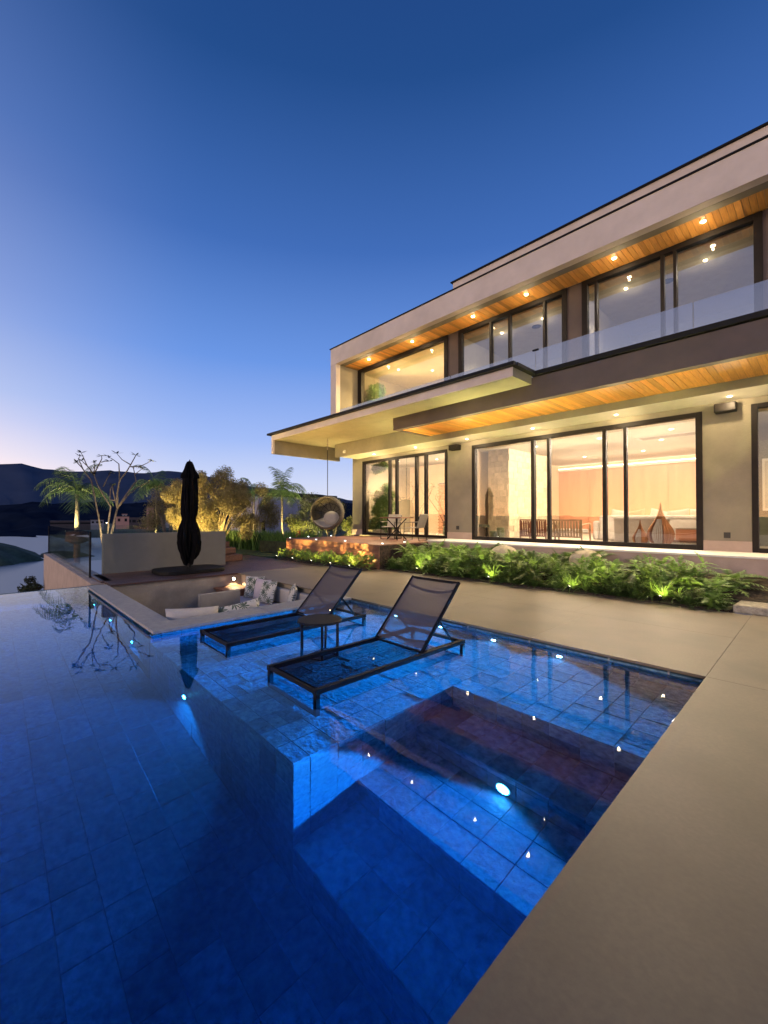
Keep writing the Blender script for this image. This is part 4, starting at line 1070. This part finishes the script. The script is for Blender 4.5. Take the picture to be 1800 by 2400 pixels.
for x, s_ in ((-7.1,'nearest the lounge coping corner'),(-8.6,'halfway along the lounge coping'),(-10.1,'nearest the infinity edge')):
    pool_light((x, 1.599, WL-1.2), 'underwater light '+s_, 44, (.1,-.8,-.8), (.015,.44,1), .035, 136, 1.0)

# =================================================================== PLANTS
def leaf_pinnate(q, base, d, ln, wd, droop=.3, n=7, rr=rnd):
    """lobed leaf: stalk, midrib and pairs of pointed lobes"""
    d = Vector(d).normalized(); s = d.cross(Vector((0,0,1)))
    if s.length < .05: s = Vector((1,0,0))
    s.normalize(); prev = Vector(base)
    pts_ = []
    for i in range(n+1):
        t = i/n; p = Vector(base) + d*ln*t + Vector((0,0,-droop*ln*t*t)); pts_.append(p)
    for i in range(n):
        t = (i+.5)/n; wid = wd*(math.sin(PI*min(1,.18+t*.8)))**.7
        p0, p1 = pts_[i], pts_[i+1]; m_ = (p0+p1)/2; fw = (p1-p0)
        for sg in (-1,1):
            tip = m_ + s*sg*wid + fw*.9 - Vector((0,0,wid*.25))
            q.add([p0, p1, tip], [(0,1,2) if sg > 0 else (0,2,1)])
    tip = pts_[-1] + (pts_[-1]-pts_[-2])*1.1
    q.add([pts_[-1]-s*wd*.25, tip, pts_[-1]+s*wd*.25], [(0,1,2)])
def philo_mesh(seed, R_=.42, h=.52, nl=46):
    rr = random.Random(seed); q = LMB()
    for i in range(nl):
        a = rr.uniform(0, 2*PI); el_ = rr.uniform(.12, 1.35); r0 = rr.uniform(.03,.5)*R_
        b = Vector((math.cos(a)*r0, math.sin(a)*r0, rr.uniform(.1,.85)*h))
        d = Vector((math.cos(a)*math.cos(el_), math.sin(a)*math.cos(el_), math.sin(el_)*.8))
        leaf_pinnate(q, b, d, rr.uniform(.26,.42), rr.uniform(.075,.12), rr.uniform(.2,.6), 6, rr)
        q.tube([(math.cos(a)*r0*.3, math.sin(a)*r0*.3, 0), tuple(b)], .005, 3, cap=False)
    return q.mesh('philodendron_shrub', M_leaf)
pm = [philo_mesh(20+i) for i in range(5)]
bed = tag(MB().prism([(-8.63,8.12),(-5.9,8.16),(-3.3,8.28),(-1.02,8.36),(-1.02,10.08),(-8.63,10.08)], -.05, .06).build('planting_bed', M_soil), kind='structure')
# sloping soil up to the terrace
q = MB(); q.add([(-8.62,8.4,.05),(-1.0,8.6,.05),(5,8.6,.05),(5,10.09,.42),(-1.0,10.09,.42),(-8.62,10.09,.42)], [(0,1,4,5),(1,2,3,4)])
tag(q.build('soil_slope', M_soil), kind='structure')
ORD = ['first','second','third','fourth','fifth','sixth','seventh','eighth','ninth','tenth','eleventh','twelfth','thirteenth','fourteenth','fifteenth']
descr = {0: 'at the pool deck edge', 1: 'in the second row', 2: 'in the middle row', 3: 'at the terrace wall'}
for r_ in range(4):
    for c_ in range(15):
        y = 8.40 + r_*.45 + rnd.uniform(-.1,.1) + (.10 if c_ > 8 and r_ == 0 else 0); x = -8.45 + c_*.52 + (.26 if r_ % 2 else 0) + rnd.uniform(-.12,.12)
        if x > -1.15: continue
        if r_ == 3 and x > -1.8: continue
        if r_ == 0 and min(abs(x-q_) for q_ in (-7.45,-5.25,-3.45,-1.95)) < .34: continue
        o = bpy.data.objects.new('philodendron_shrub', pm[rnd.randrange(5)]); C.objects.link(o)
        o.location = (x, y, .04 + max(0,(y-8.5))*.2); o.rotation_euler = (0,0,rnd.uniform(0,6.28)); s_ = rnd.uniform(.75,1.25)*(1.0 if r_ else .72)*(.9 if x > -3.5 else 1.1); o.scale = (s_,s_,s_*(.62 if r_ > 1 else .75))
        tag(o, 'cut-leaf philodendron %s, %s from the left in its row' % (descr[r_], ORD[c_]), 'shrub', 'philodendron shrubs in the long bed')
def spider_mesh(seed, n=80, L_=.5):
    rr = random.Random(seed); q = LMB()
    for i in range(n):
        a = rr.uniform(0, 2*PI); up = rr.uniform(.5,1.25); ln = L_*rr.uniform(.7,1.2); w_ = .011
        pts_ = []; p = Vector((0,0,.02)); d = Vector((math.cos(a)*math.cos(up), math.sin(a)*math.cos(up), math.sin(up)))
        s = Vector((-math.sin(a), math.cos(a), 0))
        for j in range(7):
            pts_.append(p.copy()); p += d*ln/6; d = (d+Vector((0,0,-.26))).normalized()
        for j in range(6):
            w0 = w_*(1-j/6.3); w1 = w_*(1-(j+1)/6.3)
            q.add([pts_[j]-s*w0, pts_[j]+s*w0, pts_[j+1]+s*w1, pts_[j+1]-s*w1], [(0,1,2,3)])
    return q
sm_ = [spider_mesh(60+i).mesh('spider_plant', M_leaf2) for i in range(3)]
def garden_spot(x, y, z, label, P=12, aim=(0,.5,1), col=(1,.86,.42)):
    P *= 22
    t = thing('garden_spotlight', label, 'light', (x, y, z), group='small garden spotlights')
    q = MB(); q.tube([(x,y,z-.08),(x,y,z+.03)], .010, 6); q.build('stake', M_black, t)
    a = Vector(aim).normalized(); p = Vector((x,y,z+.05)); q = MB(); q.tube([p-a*.04, p+a*.03], .032, 12); q.build('housing', M_black, t)
    q = MB(); q.tube([p+a*.031, p+a*.036], .026, 12); q.build('lens', M_warm2, t)
    lamp('lamp', 'SPOT', p+a*.06, col, P, t, aim, 110, .6, .02)
for i, (x, y, s_) in enumerate(((-7.45,8.34,'left of the nearer lounger backrest'),(-5.25,8.30,'above the middle of the far pool edge'),(-3.45,8.33,'third from the left along the bed edge'),(-1.95,8.42,'beside the stepping stone'))):
    for j in range(3):
        o = bpy.data.objects.new('spider_plant', sm_[j]); C.objects.link(o); o.location = (x+(.0,.22,-.2)[j], y+(.12,.16,.2)[j], .05); o.rotation_euler = (0,0,rnd.uniform(0,6)); s2 = (1.15,.85,.9)[j]; o.scale = (s2,)*3
        tag(o, ['bright green strap-leaf plant by the spotlight ','strap-leaf plant right of the spotlight ','strap-leaf plant left of the spotlight '][j]+s_, 'plant', 'lit strap-leaf plants at the bed edge')
    garden_spot(x, y-.10, .07, 'garden spotlight '+s_, 95, (.05,.9,1), (1,.90,.34))
fern = []
for sd_ in range(3):
    rr = random.Random(300+sd_); q = LMB()
    for i in range(150):
        a = rr.uniform(0, 2*PI); e_ = rr.uniform(.15,1.3); ln = rr.uniform(.12,.34); d = Vector((math.cos(a)*math.cos(e_), math.sin(a)*math.cos(e_), math.sin(e_)))
        b = Vector((rr.uniform(-.12,.12), rr.uniform(-.1,.1), .01)); s = Vector((-math.sin(a), math.cos(a), 0)); p = b.copy(); dd = d.copy()
        for j in range(5):
            p2 = p+dd*ln/5; dd = (dd+Vector((0,0,-.12))).normalized()
            q.add([p-s*.004, p+s*.004, p2+s*.003, p2-s*.003], [(0,1,2,3)])
            for sg in (-1,1):
                for k_ in (0,.5):
                    m_ = p.lerp(p2, k_); q.add([m_, m_+dd*.012, m_+s*sg*.035+dd*.022+Vector((0,0,rr.uniform(-.01,.012)))], [(0,1,2)])
            p = p2
    fern.append(q.mesh('feathery_fern', M_fern))
for i in range(20):
    x = -8.3+i*.375
    if min(abs(x-q_) for q_ in (-7.45,-5.25,-3.45,-1.95)) < .2: continue
    o = bpy.data.objects.new('feathery_fern', fern[i%3]); C.objects.link(o); o.location = (x, 8.27+.018*i*.6+rnd.uniform(-.03,.05), .04); o.rotation_euler = (0,0,rnd.uniform(0,6)); s2 = rnd.uniform(.7,1.15); o.scale = (s2,s2,s2)
    tag(o, 'fine feathery fern at the deck edge of the long bed, %s from the left' % (ORD+['sixteenth','seventeenth','eighteenth','nineteenth','twentieth'])[i], 'fern', 'feathery ferns along the deck edge')
# lower bed before the timber platform
fb = tag(MB().box(-13.4, -8.7, 7.42, 7.98, -.05, .07).build('front_bed', M_soil), kind='structure')
fm = []
for sd_ in range(4):
    rr = random.Random(90+sd_); q = LMB()
    for i in range(60):
        a = rr.uniform(0,2*PI); el_ = rr.uniform(.1,1.3); b = Vector((rr.uniform(-.18,.18), rr.uniform(-.14,.14), rr.uniform(.02,.28)))
        leaf_pinnate(q, b, (math.cos(a)*math.cos(el_), math.sin(a)*math.cos(el_), math.sin(el_)), rr.uniform(.14,.24), rr.uniform(.03,.055), .4, 4, rr)
    fm.append(q.mesh('bed_plant', M_leaf2))
for i in range(15):
    o = bpy.data.objects.new('bed_plant', fm[i%4]); C.objects.link(o); o.location = (-13.2+i*.31, 7.66+rnd.uniform(-.12,.12), .06); o.rotation_euler = (0,0,rnd.uniform(0,6)); o.scale = (rnd.uniform(.9,1.25),)*3
    tag(o, 'yellow-green leafy plant before the timber platform, %s from the left' % ORD[i], 'plant', 'leafy plants before the timber platform')
for i in range(12):
    o = bpy.data.objects.new('broadleaf_plant', fm[i%4]); C.objects.link(o); o.location = (-8.1+i*.58, 8.72+(i%3)*.28, .14+(i%3)*.06); o.rotation_euler = (0,0,rnd.uniform(0,6)); s2 = rnd.uniform(1.15,1.6); o.scale = (s2,s2,s2*1.05)
    tag(o, 'lighter green broad-leaf plant standing among the philodendrons, %s from the left' % ORD[i], 'plant', 'broad-leaf plants among the philodendrons')
for i, x in enumerate((-13.25, -12.2, -11.1, -10.1, -9.2)):
    garden_spot(x, 7.36, .07, 'garden spotlight before the timber platform, %s' % ['at its left end','below the hanging chair','left of the table','below the table','near the philodendrons'][i], 26, (.05,.75,.9), (1,.66,.20))
# stepping stone
ss = MB(); rr = random.Random(3)
ss.prism([(-1.0,8.40),(.9,8.40),(.9,9.75),(.1,9.82),(-.6,9.8),(-.93,9.70)], .02, .14)
tag(ss.build('stepping_stone', mat('rough_stone', (.42,.38,.28), rough=.9, noise=.2, nscale=18, bump=1.0, bscale=22), bevel=.02), 'rough pale stone slab lying at the right end of the planting bed', 'stone')
for i, (x, y, s_) in enumerate(((FX(1372,9.6), 9.6, 'right'), (FX(1180,9.6), 9.6, 'left'))):
    q = MB(); n = 16; rr = random.Random(i)
    q.lathe([(.05,.30),(.26,.36),(.34,.50),(.30,.66),(.17,.76),(.03,.79)], n, x, y, lambda t, z: 1+.15*math.sin(2*t+i)+.08*math.sin(5*t))
    tag(q.build('boulder', mat('pale_boulder', (.55,.47,.30), rough=.9, noise=.15, bump=.5), smooth=True, subsurf=1), '%s pale rounded boulder half hidden in the philodendrons' % s_, 'boulder', 'pale boulders in the bed')

def leaf_cloud(name, m, blobs, nl, size, seed, parent=None, tag_=None, elong=1.6):
    rr = random.Random(seed); q = MB()
    tot = sum(b[3]**2 for b in blobs)
    for (x, y, z, r_, *sq) in blobs:
        sz = sq[0] if sq else 1
        for i in range(int(nl*r_*r_/tot)):
            d = Vector((rr.gauss(0,1), rr.gauss(0,1), rr.gauss(0,1))).normalized(); rad = r_*(rr.random()**.4)*rr.uniform(.75,1.12)
            p = Vector((x,y,z)) + Vector((d.x*rad, d.y*rad, d.z*rad*sz))
            a = Vector((rr.gauss(0,1), rr.gauss(0,1), rr.gauss(0,.8))).normalized(); b = a.cross(Vector((rr.gauss(0,1), rr.gauss(0,1), rr.gauss(0,1)))).normalized()
            s_ = size*rr.uniform(.6,1.35)
            q.add([p-a*s_*elong, p-b*s_*.5, p+a*s_*elong, p+b*s_*.5], [(0,1,2,3)])
    return q.build(name, m, parent)
def bush(name, label, cat, m, px, py_base, d, w, h, nl, size, seed, zb=0, group=None, trunk=None):
    p = at(px, py_base, 0, d); rr = random.Random(seed); x, y = p.x, p.y
    t = thing(name, label, cat, (x, y, zb), group=group)
    bl = []
    for i in range(9):
        bl.append((x+rr.uniform(-.36,.36)*w, y+rr.uniform(-.36,.36)*w, zb+h*rr.uniform(.3,.86), w*rr.uniform(.16,.27), h/w*.8))
    leaf_cloud('leaves', m, bl, nl, size, seed, t)
    for i in range(7):
        q = MB(); a = rr.uniform(0, 6.28); q.tube([(x,y,zb-.1),(x+math.cos(a)*w*.12,y+math.sin(a)*w*.12,zb+h*.4),(x+math.cos(a)*w*.3,y+math.sin(a)*w*.3,zb+h*.85)], [.03,.02,.008], 5); q.build('stem', trunk or M_bark2, t, smooth=True)
    return t
# bamboo clump, golden in the uplight
bp_ = at(505, 1290, 0, 18.0); bx2, by2 = bp_.x, bp_.y
bam = thing('bamboo_clump', 'large golden-lit feathery bamboo clump behind the low wall', 'bamboo', (bx2, by2, 0))
rr = random.Random(11)
for i in range(34):
    a = rr.uniform(0, 2*PI); sp = rr.uniform(.2,1.35); hh = rr.uniform(1.9,3.6)*(1.0-.10*sp)
    pts_ = [(bx2+math.cos(a)*.25*min(1,sp), by2+math.sin(a)*.25, 0)]
    for j in range(1, 7):
        t = j/6; pts_.append((bx2+math.cos(a)*(.2+sp*t**1.5), by2+math.sin(a)*(.2+sp*t**1.5), hh*t*(1-.10*sp*t)))
    q = MB(); q.tube(pts_, [.022-.0028*j for j in range(7)], 5); q.build('cane', M_cane, bam, smooth=True)
bl = []
for i in range(60):
    a = rr.uniform(0, 2*PI); r0 = rr.uniform(.1,2.0); bl.append((bx2+math.cos(a)*r0, by2+math.sin(a)*r0, rr.uniform(.8,3.75-.42*r0), rr.uniform(.22,.42), 1.1))
leaf_cloud('leaves', M_bamb, bl, 34000, .026, 12, bam, elong=2.6)
for dx_, dy_, s_ in ((.7,-.9,'right of'),(-.7,-.9,'left of')):
    garden_spot(bx2+dx_*1.3, by2+dy_*1.9, .05, 'garden spotlight %s the bamboo clump' % s_, 120, (-dx_*.3,.6,1), (1,.72,.26))
bush('brown_shrub', 'loose brownish shrub left of the folded parasol', 'shrub', M_bamb, 395, 1290, 20, 2.6, 3.3, 11000, .028, 13)
bush('green_shrub', 'loose rounded shrub right of the bamboo clump', 'shrub', M_bamb, 590, 1270, 20, 2.1, 2.9, 8000, .03, 15)
bush('dark_tree', 'dense dark tree behind the hanging chair', 'tree', M_dleaf, 775, 1260, 19.5, 2.6, 2.55, 9000, .035, 16)
bush('lit_shrub', 'yellow lit shrub left of the hanging chair', 'shrub', M_yleaf, 695, 1262, 19.5, 1.5, 1.75, 4200, .032, 17)
bush('lit_shrub', 'yellow lit shrub right of the hanging chair against the house corner', 'shrub', M_yleaf, 822, 1262, 18.6, .9, 1.6, 2000, .03, 18)
bush('red_cordyline', 'small dark red leafy plant under the hanging chair', 'plant', M_red, 703, 1266, 16.9, .5, 1.0, 500, .035, 19)
bush('grey_shrub', 'grey-green shrub in front of the neighbouring grey wall', 'shrub', M_dleaf, 735, 1255, 23, 1.8, 2.4, 4200, .032, 22)
p = at(700, 1270, 0, 18.4); garden_spot(p.x, p.y, .1, 'garden spotlight under the yellow shrub by the hanging chair', 40, (0,.5,1), (1,.78,.28))
p = at(818, 1270, 0, 17.8); garden_spot(p.x, p.y, .1, 'garden spotlight at the house corner shrub', 22, (0,.5,1), (1,.82,.3))
# hedge of strap leaves
hg = thing('hedge', 'low dark strap-leaf hedge along the lawn', 'hedge', (-18.4, 9.5, .05))
q = MB(); rr = random.Random(31)
for i in range(2600):
    t = rr.random(); x = -19.6+t*5.6+rr.uniform(-.25,.25); y = 8.3+t*1.1+rr.uniform(-.35,.35)
    a = rr.uniform(0,2*PI); h = rr.uniform(.4,.95); w_ = .025; b = Vector((x,y,.05)); tp = b+Vector((math.cos(a)*.3*h, math.sin(a)*.3*h, h)); m_ = (b+tp)/2+Vector((0,0,.12*h))
    s = Vector((-math.sin(a), math.cos(a), 0))*w_
    q.add([b-s, b+s, m_+s, m_-s, tp], [(0,1,2,3),(3,2,4)])
q.build('leaves', M_gleaf, hg)
boxo('core', M_dleaf, hg, -19.5, -14.0, 8.5, 9.4, .05, .5)

# palms
def palm(px, py_base, py_crown, d, fr, nf, label, zb=0, seed=1, P=30, trunk_r=.06):
    p = at(px, py_base, 0, d); top = 1.5-(py_crown-1212)/981*d; x, y = p.x, p.y; rr = random.Random(seed)
    t = thing('palm_tree', label, 'palm tree', (x, y, zb), group='young palms around the garden')
    q = MB(); q.tube([(x,y,zb-.3),(x+.02,y,zb+(top-zb)*.4),(x-.01,y+.01,zb+(top-zb)*.75),(x,y,top)], [trunk_r*1.3,trunk_r,trunk_r*.85,trunk_r*1.1], 10); q.build('trunk', M_bark, t, smooth=True)
    for i in range(nf):
        a = 2*PI*i/nf+rr.uniform(-.25,.25); e0 = rr.uniform(.5,1.5); ln = fr*rr.uniform(.85,1.15)
        p0 = Vector((x,y,top)); dr = Vector((math.cos(a)*math.cos(e0), math.sin(a)*math.cos(e0), math.sin(e0))); pts_ = []
        nseg = 16
        for j in range(nseg+1):
            pts_.append(p0.copy()); p0 = p0+dr*ln/nseg; dr = (dr+Vector((0,0,-.15*(1+j*.04)))).normalized()
        q = MB(); q.tube(pts_, [.018*(1-j/(nseg+2)) for j in range(nseg+1)], 4, cap=False)
        for j in range(3, nseg+1):
            fwd = (pts_[j]-pts_[j-1]).normalized(); s = fwd.cross(Vector((0,0,1)))
            if s.length < .05: continue
            s.normalize()
            for kk in (0, .5):
                b = pts_[j-1].lerp(pts_[j], kk)
                lw = fr*.27*math.sin(PI*min(1,(j+kk)/(nseg+1)*.88+.08))
                for sg in (-1,1):
                    tip = b+s*sg*lw*rr.uniform(.8,1.1)+fwd*lw*.45-Vector((0,0,lw*rr.uniform(.35,1.0)))
                    md = b.lerp(tip, .45)+Vector((0,0,lw*.07))
                    q.add([b-fwd*.012, md-fwd*.016, tip, md+fwd*.016, b+fwd*.012], [(0,1,2,3,4)])
        q.build('frond', M_palm, t)
    garden_spot(x+.35, y-.5, zb+.05, 'garden spotlight at the foot of the '+label, P, (-.3,.5,1.3), (1,.80,.34))
palm(661, 1262, 1160, 22, 1.8, 15, 'palm in front of the neighbouring grey wall', seed=41, P=40)
palm(181, 1262, 1158, 21, 2.3, 14, 'palm farthest left beyond the glass railing', zb=.7, seed=42, P=22, trunk_r=.10)
palm(366, 1275, 1150, 25, 2.0, 13, 'palm between the bare tree and the folded parasol', seed=43, P=22)
palm(595, 1262, 1160, 26, 1.4, 10, 'palm right behind the bamboo clump', seed=44, P=30)
# pot / plinth under the left palm
pp = at(181, 1262, 0, 21); q = MB(); q.lathe([(.0,-4),(.12,-4),(.14,.15),(.5,.3),(.45,.72),(.4,.78),(.0,.78)], 20, pp.x, pp.y, cap=False)
tag(q.build('planter', mat('terracotta', (.42,.20,.10), rough=.8), smooth=False), 'round terracotta planter under the leftmost palm', 'planter')

# bare frangipani: branch polylines
fr_ = thing('frangipani_tree', 'nearly bare frangipani tree with forked branches above the low wall', 'tree', at(252,1300,0,15.2)*1.0)
fr_.location.z = -.1
def PP(x, y, dd=0): return at(80+x*.2049, 1040+y*.2049, 0, 15.2+dd)
base = PP(845, 1180)
br = [([(845,1180,0),(900,960,.1),(950,740,.3),(930,650,.4),(905,560,.3),(895,480,.2)], .045),
      ([(840,1180,0),(850,900,-.1),(875,720,-.3),(790,590,-.6),(720,460,-.9),(680,350,-1.1)], .036),
      ([(790,1180,-.2),(740,850,-.4),(690,600,-.7),(650,420,-.8),(540,270,-1.0),(480,210,-1.2)], .034),
      ([(950,740,.3),(1040,600,.5),(1130,470,.8),(1165,430,.9),(1150,360,1.0),(1130,270,1.1)], .035),
      ([(950,740,.3),(950,560,.1),(975,420,-.1),(1060,310,-.2),(1100,240,-.2),(1160,130,-.3)], .035),
      ([(960,730,.3),(1060,600,.9),(1170,500,1.3),(1310,440,1.6),(1300,430,1.7)], .025),
      ([(680,350,-1.1),(740,230,-1.2),(770,170,-1.2),(765,140,-1.2)], .022),
      ([(680,350,-1.1),(600,250,-1.0),(560,160,-.9),(530,100,-.9)], .022),
      ([(680,350,-1.1),(685,270,-1.2),(680,210,-1.3)], .02),
      ([(600,250,-1.0),(560,215,-1.1),(540,190,-1.2)], .018),
      ([(650,420,-.8),(560,300,-.6),(500,170,-.5),(520,140,-.5)], .022),
      ([(975,420,-.1),(965,230,0),(900,180,.1),(850,150,.1)], .022),
      ([(1100,240,-.2),(1000,180,-.3),(940,110,-.3)], .02),
      ([(1100,260,-.2),(1200,262,.1),(1290,220,.3),(1345,190,.4)], .02),
      ([(1150,350,1.0),(1200,310,1.1),(1235,285,1.1)], .018),
      ([(930,650,.4),(870,640,.5),(870,520,.6),(900,470,.6)], .035),
      ([(790,490,-.4),(830,400,-.3),(870,330,-.2)], .022),
      ([(765,210,-1.2),(820,195,-1.3),(850,200,-1.3)], .016)]
lq = MB(); rr = random.Random(77)
for pts_, r_ in br:
    P3 = [PP(*p) for p in pts_]; n = len(P3)
    q = MB(); q.tube(P3, [r_*(1-.6*i/(n-1)) for i in range(n)], 7); q.build('branch', M_bark2, fr_, smooth=True)
    tip = P3[-1]
    for k_ in range(11):
        a = rr.uniform(0,6.28); d = Vector((math.cos(a), math.sin(a), rr.uniform(-.3,.6))).normalized(); s = d.cross(Vector((0,0,1))).normalized()*.035; ln = rr.uniform(.10,.24)
        lq.add([tip, tip+d*ln*.5+s, tip+d*ln, tip+d*ln*.5-s], [(0,1,2,3)])
lq.build('leaves', M_dleaf, fr_)
p = at(262, 1300, 0, 14.6); garden_spot(p.x, p.y, -.05, 'garden spotlight at the foot of the bare frangipani', 14, (-.1,.1,1), (1,.80,.42))

# indoor greenery
leaf_cloud('plant_wall', M_gleaf, [(-13.15,11.85,z,.32) for z in (5.4,5.75,6.1,6.45,6.8)]+[(-13.3,12.3,z,.34) for z in (5.5,6.0,6.5,7.0)], 7000, .035, 51)
tag(bpy.data.objects['plant_wall'], 'lush green plant wall behind the bright upstairs window', 'plant')
t = thing('indoor_shrub', 'tall leafy shrub inside the left lower window', 'plant', (-12.6, 12.3, FZ))
leaf_cloud('leaves', M_gleaf, [(-13.1,11.9,FZ+.4,.35),(-12.8,11.95,FZ+.5,.4),(-12.5,11.9,FZ+.7,.35),(-12.9,12.0,FZ+1.0,.4),(-12.5,12.0,FZ+1.2,.4),(-12.9,12.0,FZ+1.55,.35),(-12.3,12.0,FZ+1.6,.25),(-12.6,12.1,FZ+1.9,.25),(-12.2,11.9,FZ+.4,.35),(-13.1,12.0,FZ+2.75,.25),(-12.7,12.0,FZ+2.85,.25)], 12000, .034, 52, t)
q = MB(); q.tube([(-12.6,12.3,FZ),(-12.5,12.3,FZ+1.9)], .025, 6); q.build('trunk', M_bark, t)
boxo('planter_box', M_stone, t, -13.4, -11.9, 11.75, 12.4, FZ+.003, FZ+.22)
ib = thing('bare_branch_arrangement', 'bare frangipani branches behind the glass above the green sofa', 'plant', (-9.6, 12.3, FZ))
rr = random.Random(8)
for k_ in range(7):
    a = R(-60+k_*22)+PI/2*0; x0 = -9.6+rr.uniform(-.1,.1); dx_ = (k_-3)*.11
    q = MB(); P3 = [(x0, 12.35, FZ+.3), (x0+dx_*1.2, 12.3+rr.uniform(-.1,.1), FZ+.9), (x0+dx_*2.2, 12.3+rr.uniform(-.15,.15), FZ+1.35+rr.uniform(-.15,.2))]; q.tube(P3, [.022,.016,.012], 6)
    tp = Vector(P3[-1])
    for s_ in (-1,1): q.tube([tp, tp+Vector((s_*.10, rr.uniform(-.05,.05), .14)), tp+Vector((s_*.13, 0, .26))], [.011,.009,.006], 5)
    q.build('branch', M_leather, ib)
q = MB(); q.lathe([(.12,FZ+.003),(.18,FZ+.1),(.16,FZ+.35),(.1,FZ+.4)], 18, -9.6, 12.35); q.build('pot', M_green, ib, smooth=True)

# =================================================================== NEIGHBOURS AND FAR HOUSES
nh = thing('neighbour_house', 'plain pale grey neighbouring house wall behind the young palm', 'house', at(665,1240,0,38))
nh.location.z = 0
a_ = at(607, 1165, 0, 36); b_ = at(745, 1165, 0, 40)
M_ngrey = mat('neighbour_grey', (.30,.29,.33), rough=.9, noise=.08, nscale=.8)
def wall_between(a, b, th, z0, z1, name, m, parent):
    a = Vector((a.x,a.y,0)); b = Vector((b.x,b.y,0)); d = (b-a).normalized(); n_ = Vector((-d.y,d.x,0))*th
    if n_.dot(a) < 0: n_ = -n_
    return MB().prism([(a.x,a.y),(b.x,b.y),(b.x+n_.x,b.y+n_.y),(a.x+n_.x,a.y+n_.y)], z0, z1).build(name, m, parent)
wall_between(a_, b_, 6, -1.5, 3.3, 'wall', M_ngrey, nh)
wall_between(at(690,1165,0,37.9), at(790,1150,0,42), 5, 3.3, 3.62, 'roof', M_black, nh)
wall_between(at(615,1165,0,35.8), at(622,1165,0,35.9), .1, .2, 1.2, 'window', M_frame, nh)
# roof slab seen at the far right of the trees
def far_house(px, py0, py1, d, w, m, mr_, label, seed, win=3):
    c = at(px, py0, 0, d); z0 = 1.5-(py0-1212)/981*d; z1 = 1.5-(py1-1212)/981*d
    t = thing('far_house', label, 'house', (c.x, c.y, z0), group='houses on the far shore')
    dx, dy = dirpx(px); u = Vector((-dy, dx, 0)).normalized(); v = Vector((dx, dy, 0)).normalized()
    def rect(u0, u1, v0, v1, a, b, name, mm, par=None):
        P4 = [Vector((c.x,c.y,0))+u*uu+v*vv for uu, vv in ((u0,v0),(u1,v0),(u1,v1),(u0,v1))]
        return MB().prism([(p.x,p.y) for p in P4], a, b).build(name, mm, par or t)
    rect(-w/2, w/2, 0, w*.7, z0-4, z1, 'wall', m); rect(-w/2-.4, w/2+.4, -.4, w*.75, z1+.01, z1+.5, 'roof', mr_)
    for k_ in range(win):
        uu = -w/2+w*(k_+.5)/win; rect(uu-w*.09, uu+w*.09, -.12, -.01, z0+(z1-z0)*.35, z0+(z1-z0)*.75, 'window', M_black)
M_fb = mat('far_brick', (.42,.22,.16), rough=.9); M_fr = mat('far_roof', (.06,.045,.045), rough=.9); M_fw = mat('far_wall', (.22,.21,.22), rough=.9)
far_house(287, 1228, 1211, 330, 9, M_fb, M_fr, 'orange-brown house on the far shore between the bare branches', 1, 2)
far_house(292, 1212, 1206, 333, 3.2, M_fw, M_fb, 'pale rooftop room above the orange-brown far house', 2, 1)
far_house(170, 1232, 1222, 360, 30, M_fr, M_fr, 'wide low dark house on the far shore behind the left palm', 3, 6)
far_house(228, 1230, 1219, 350, 9, M_fw, M_fr, 'grey far house left of the bare tree', 4, 3)
far_house(320, 1230, 1214, 400, 16, M_fr, M_fr, 'dark far house right of the orange-brown one', 5, 4)
far_house(352, 1228, 1188, 260, 4, M_fb, M_fr, 'narrow brick tower house near the third palm', 6, 1)
far_house(388, 1222, 1207, 260, 4, M_fw, M_fw, 'small pale far house right of the brick tower', 7, 1)
q = MB(); p_ = at(30, 1228, 0, 700); q.lathe([(.0,-.0),(.9,.0),(.9,1.6),(0,1.7)], 8, 0, 0, cap=False)
o = q.build('shore_light', M_warm2); o.location = p_; tag(o, 'single small light on the dark far shore at the left', 'light')
for px, py, dd, s_ in ((250,1226,420,'left of the orange-brown house'),(306,1222,425,'just right of the orange-brown house'),(215,1231,430,'right of the leftmost palm'),(340,1220,430,'near the third palm'),(130,1240,440,'above the glass railing')):
    o2 = bpy.data.objects.new('shore_light', o.data); C.objects.link(o2); o2.location = at(px, py, 0, dd); o2.scale = (.45,)*3; tag(o2, 'tiny warm light on the far shore '+s_, 'light', 'tiny far shore lights')
# dark tree just beyond the infinity edge
p_ = at(72, 1375, 0, 17.0)
t = thing('slope_tree', 'dark thin-leaved tree top just beyond the infinity edge', 'tree', (p_.x, p_.y, p_.z-2.5))
leaf_cloud('leaves', M_dleaf, [(p_.x+.3,p_.y+.1,p_.z,.32,.7),(p_.x-.25,p_.y-.1,p_.z-.1,.3,.6),(p_.x+.15,p_.y,p_.z+.3,.2,.8),(p_.x,p_.y,p_.z-.5,.5)], 1300, .05, 71, t)
q = MB(); q.tube([(p_.x,p_.y,p_.z-2.6),(p_.x,p_.y,p_.z)], .05, 6); q.build('trunk', M_bark2, t)
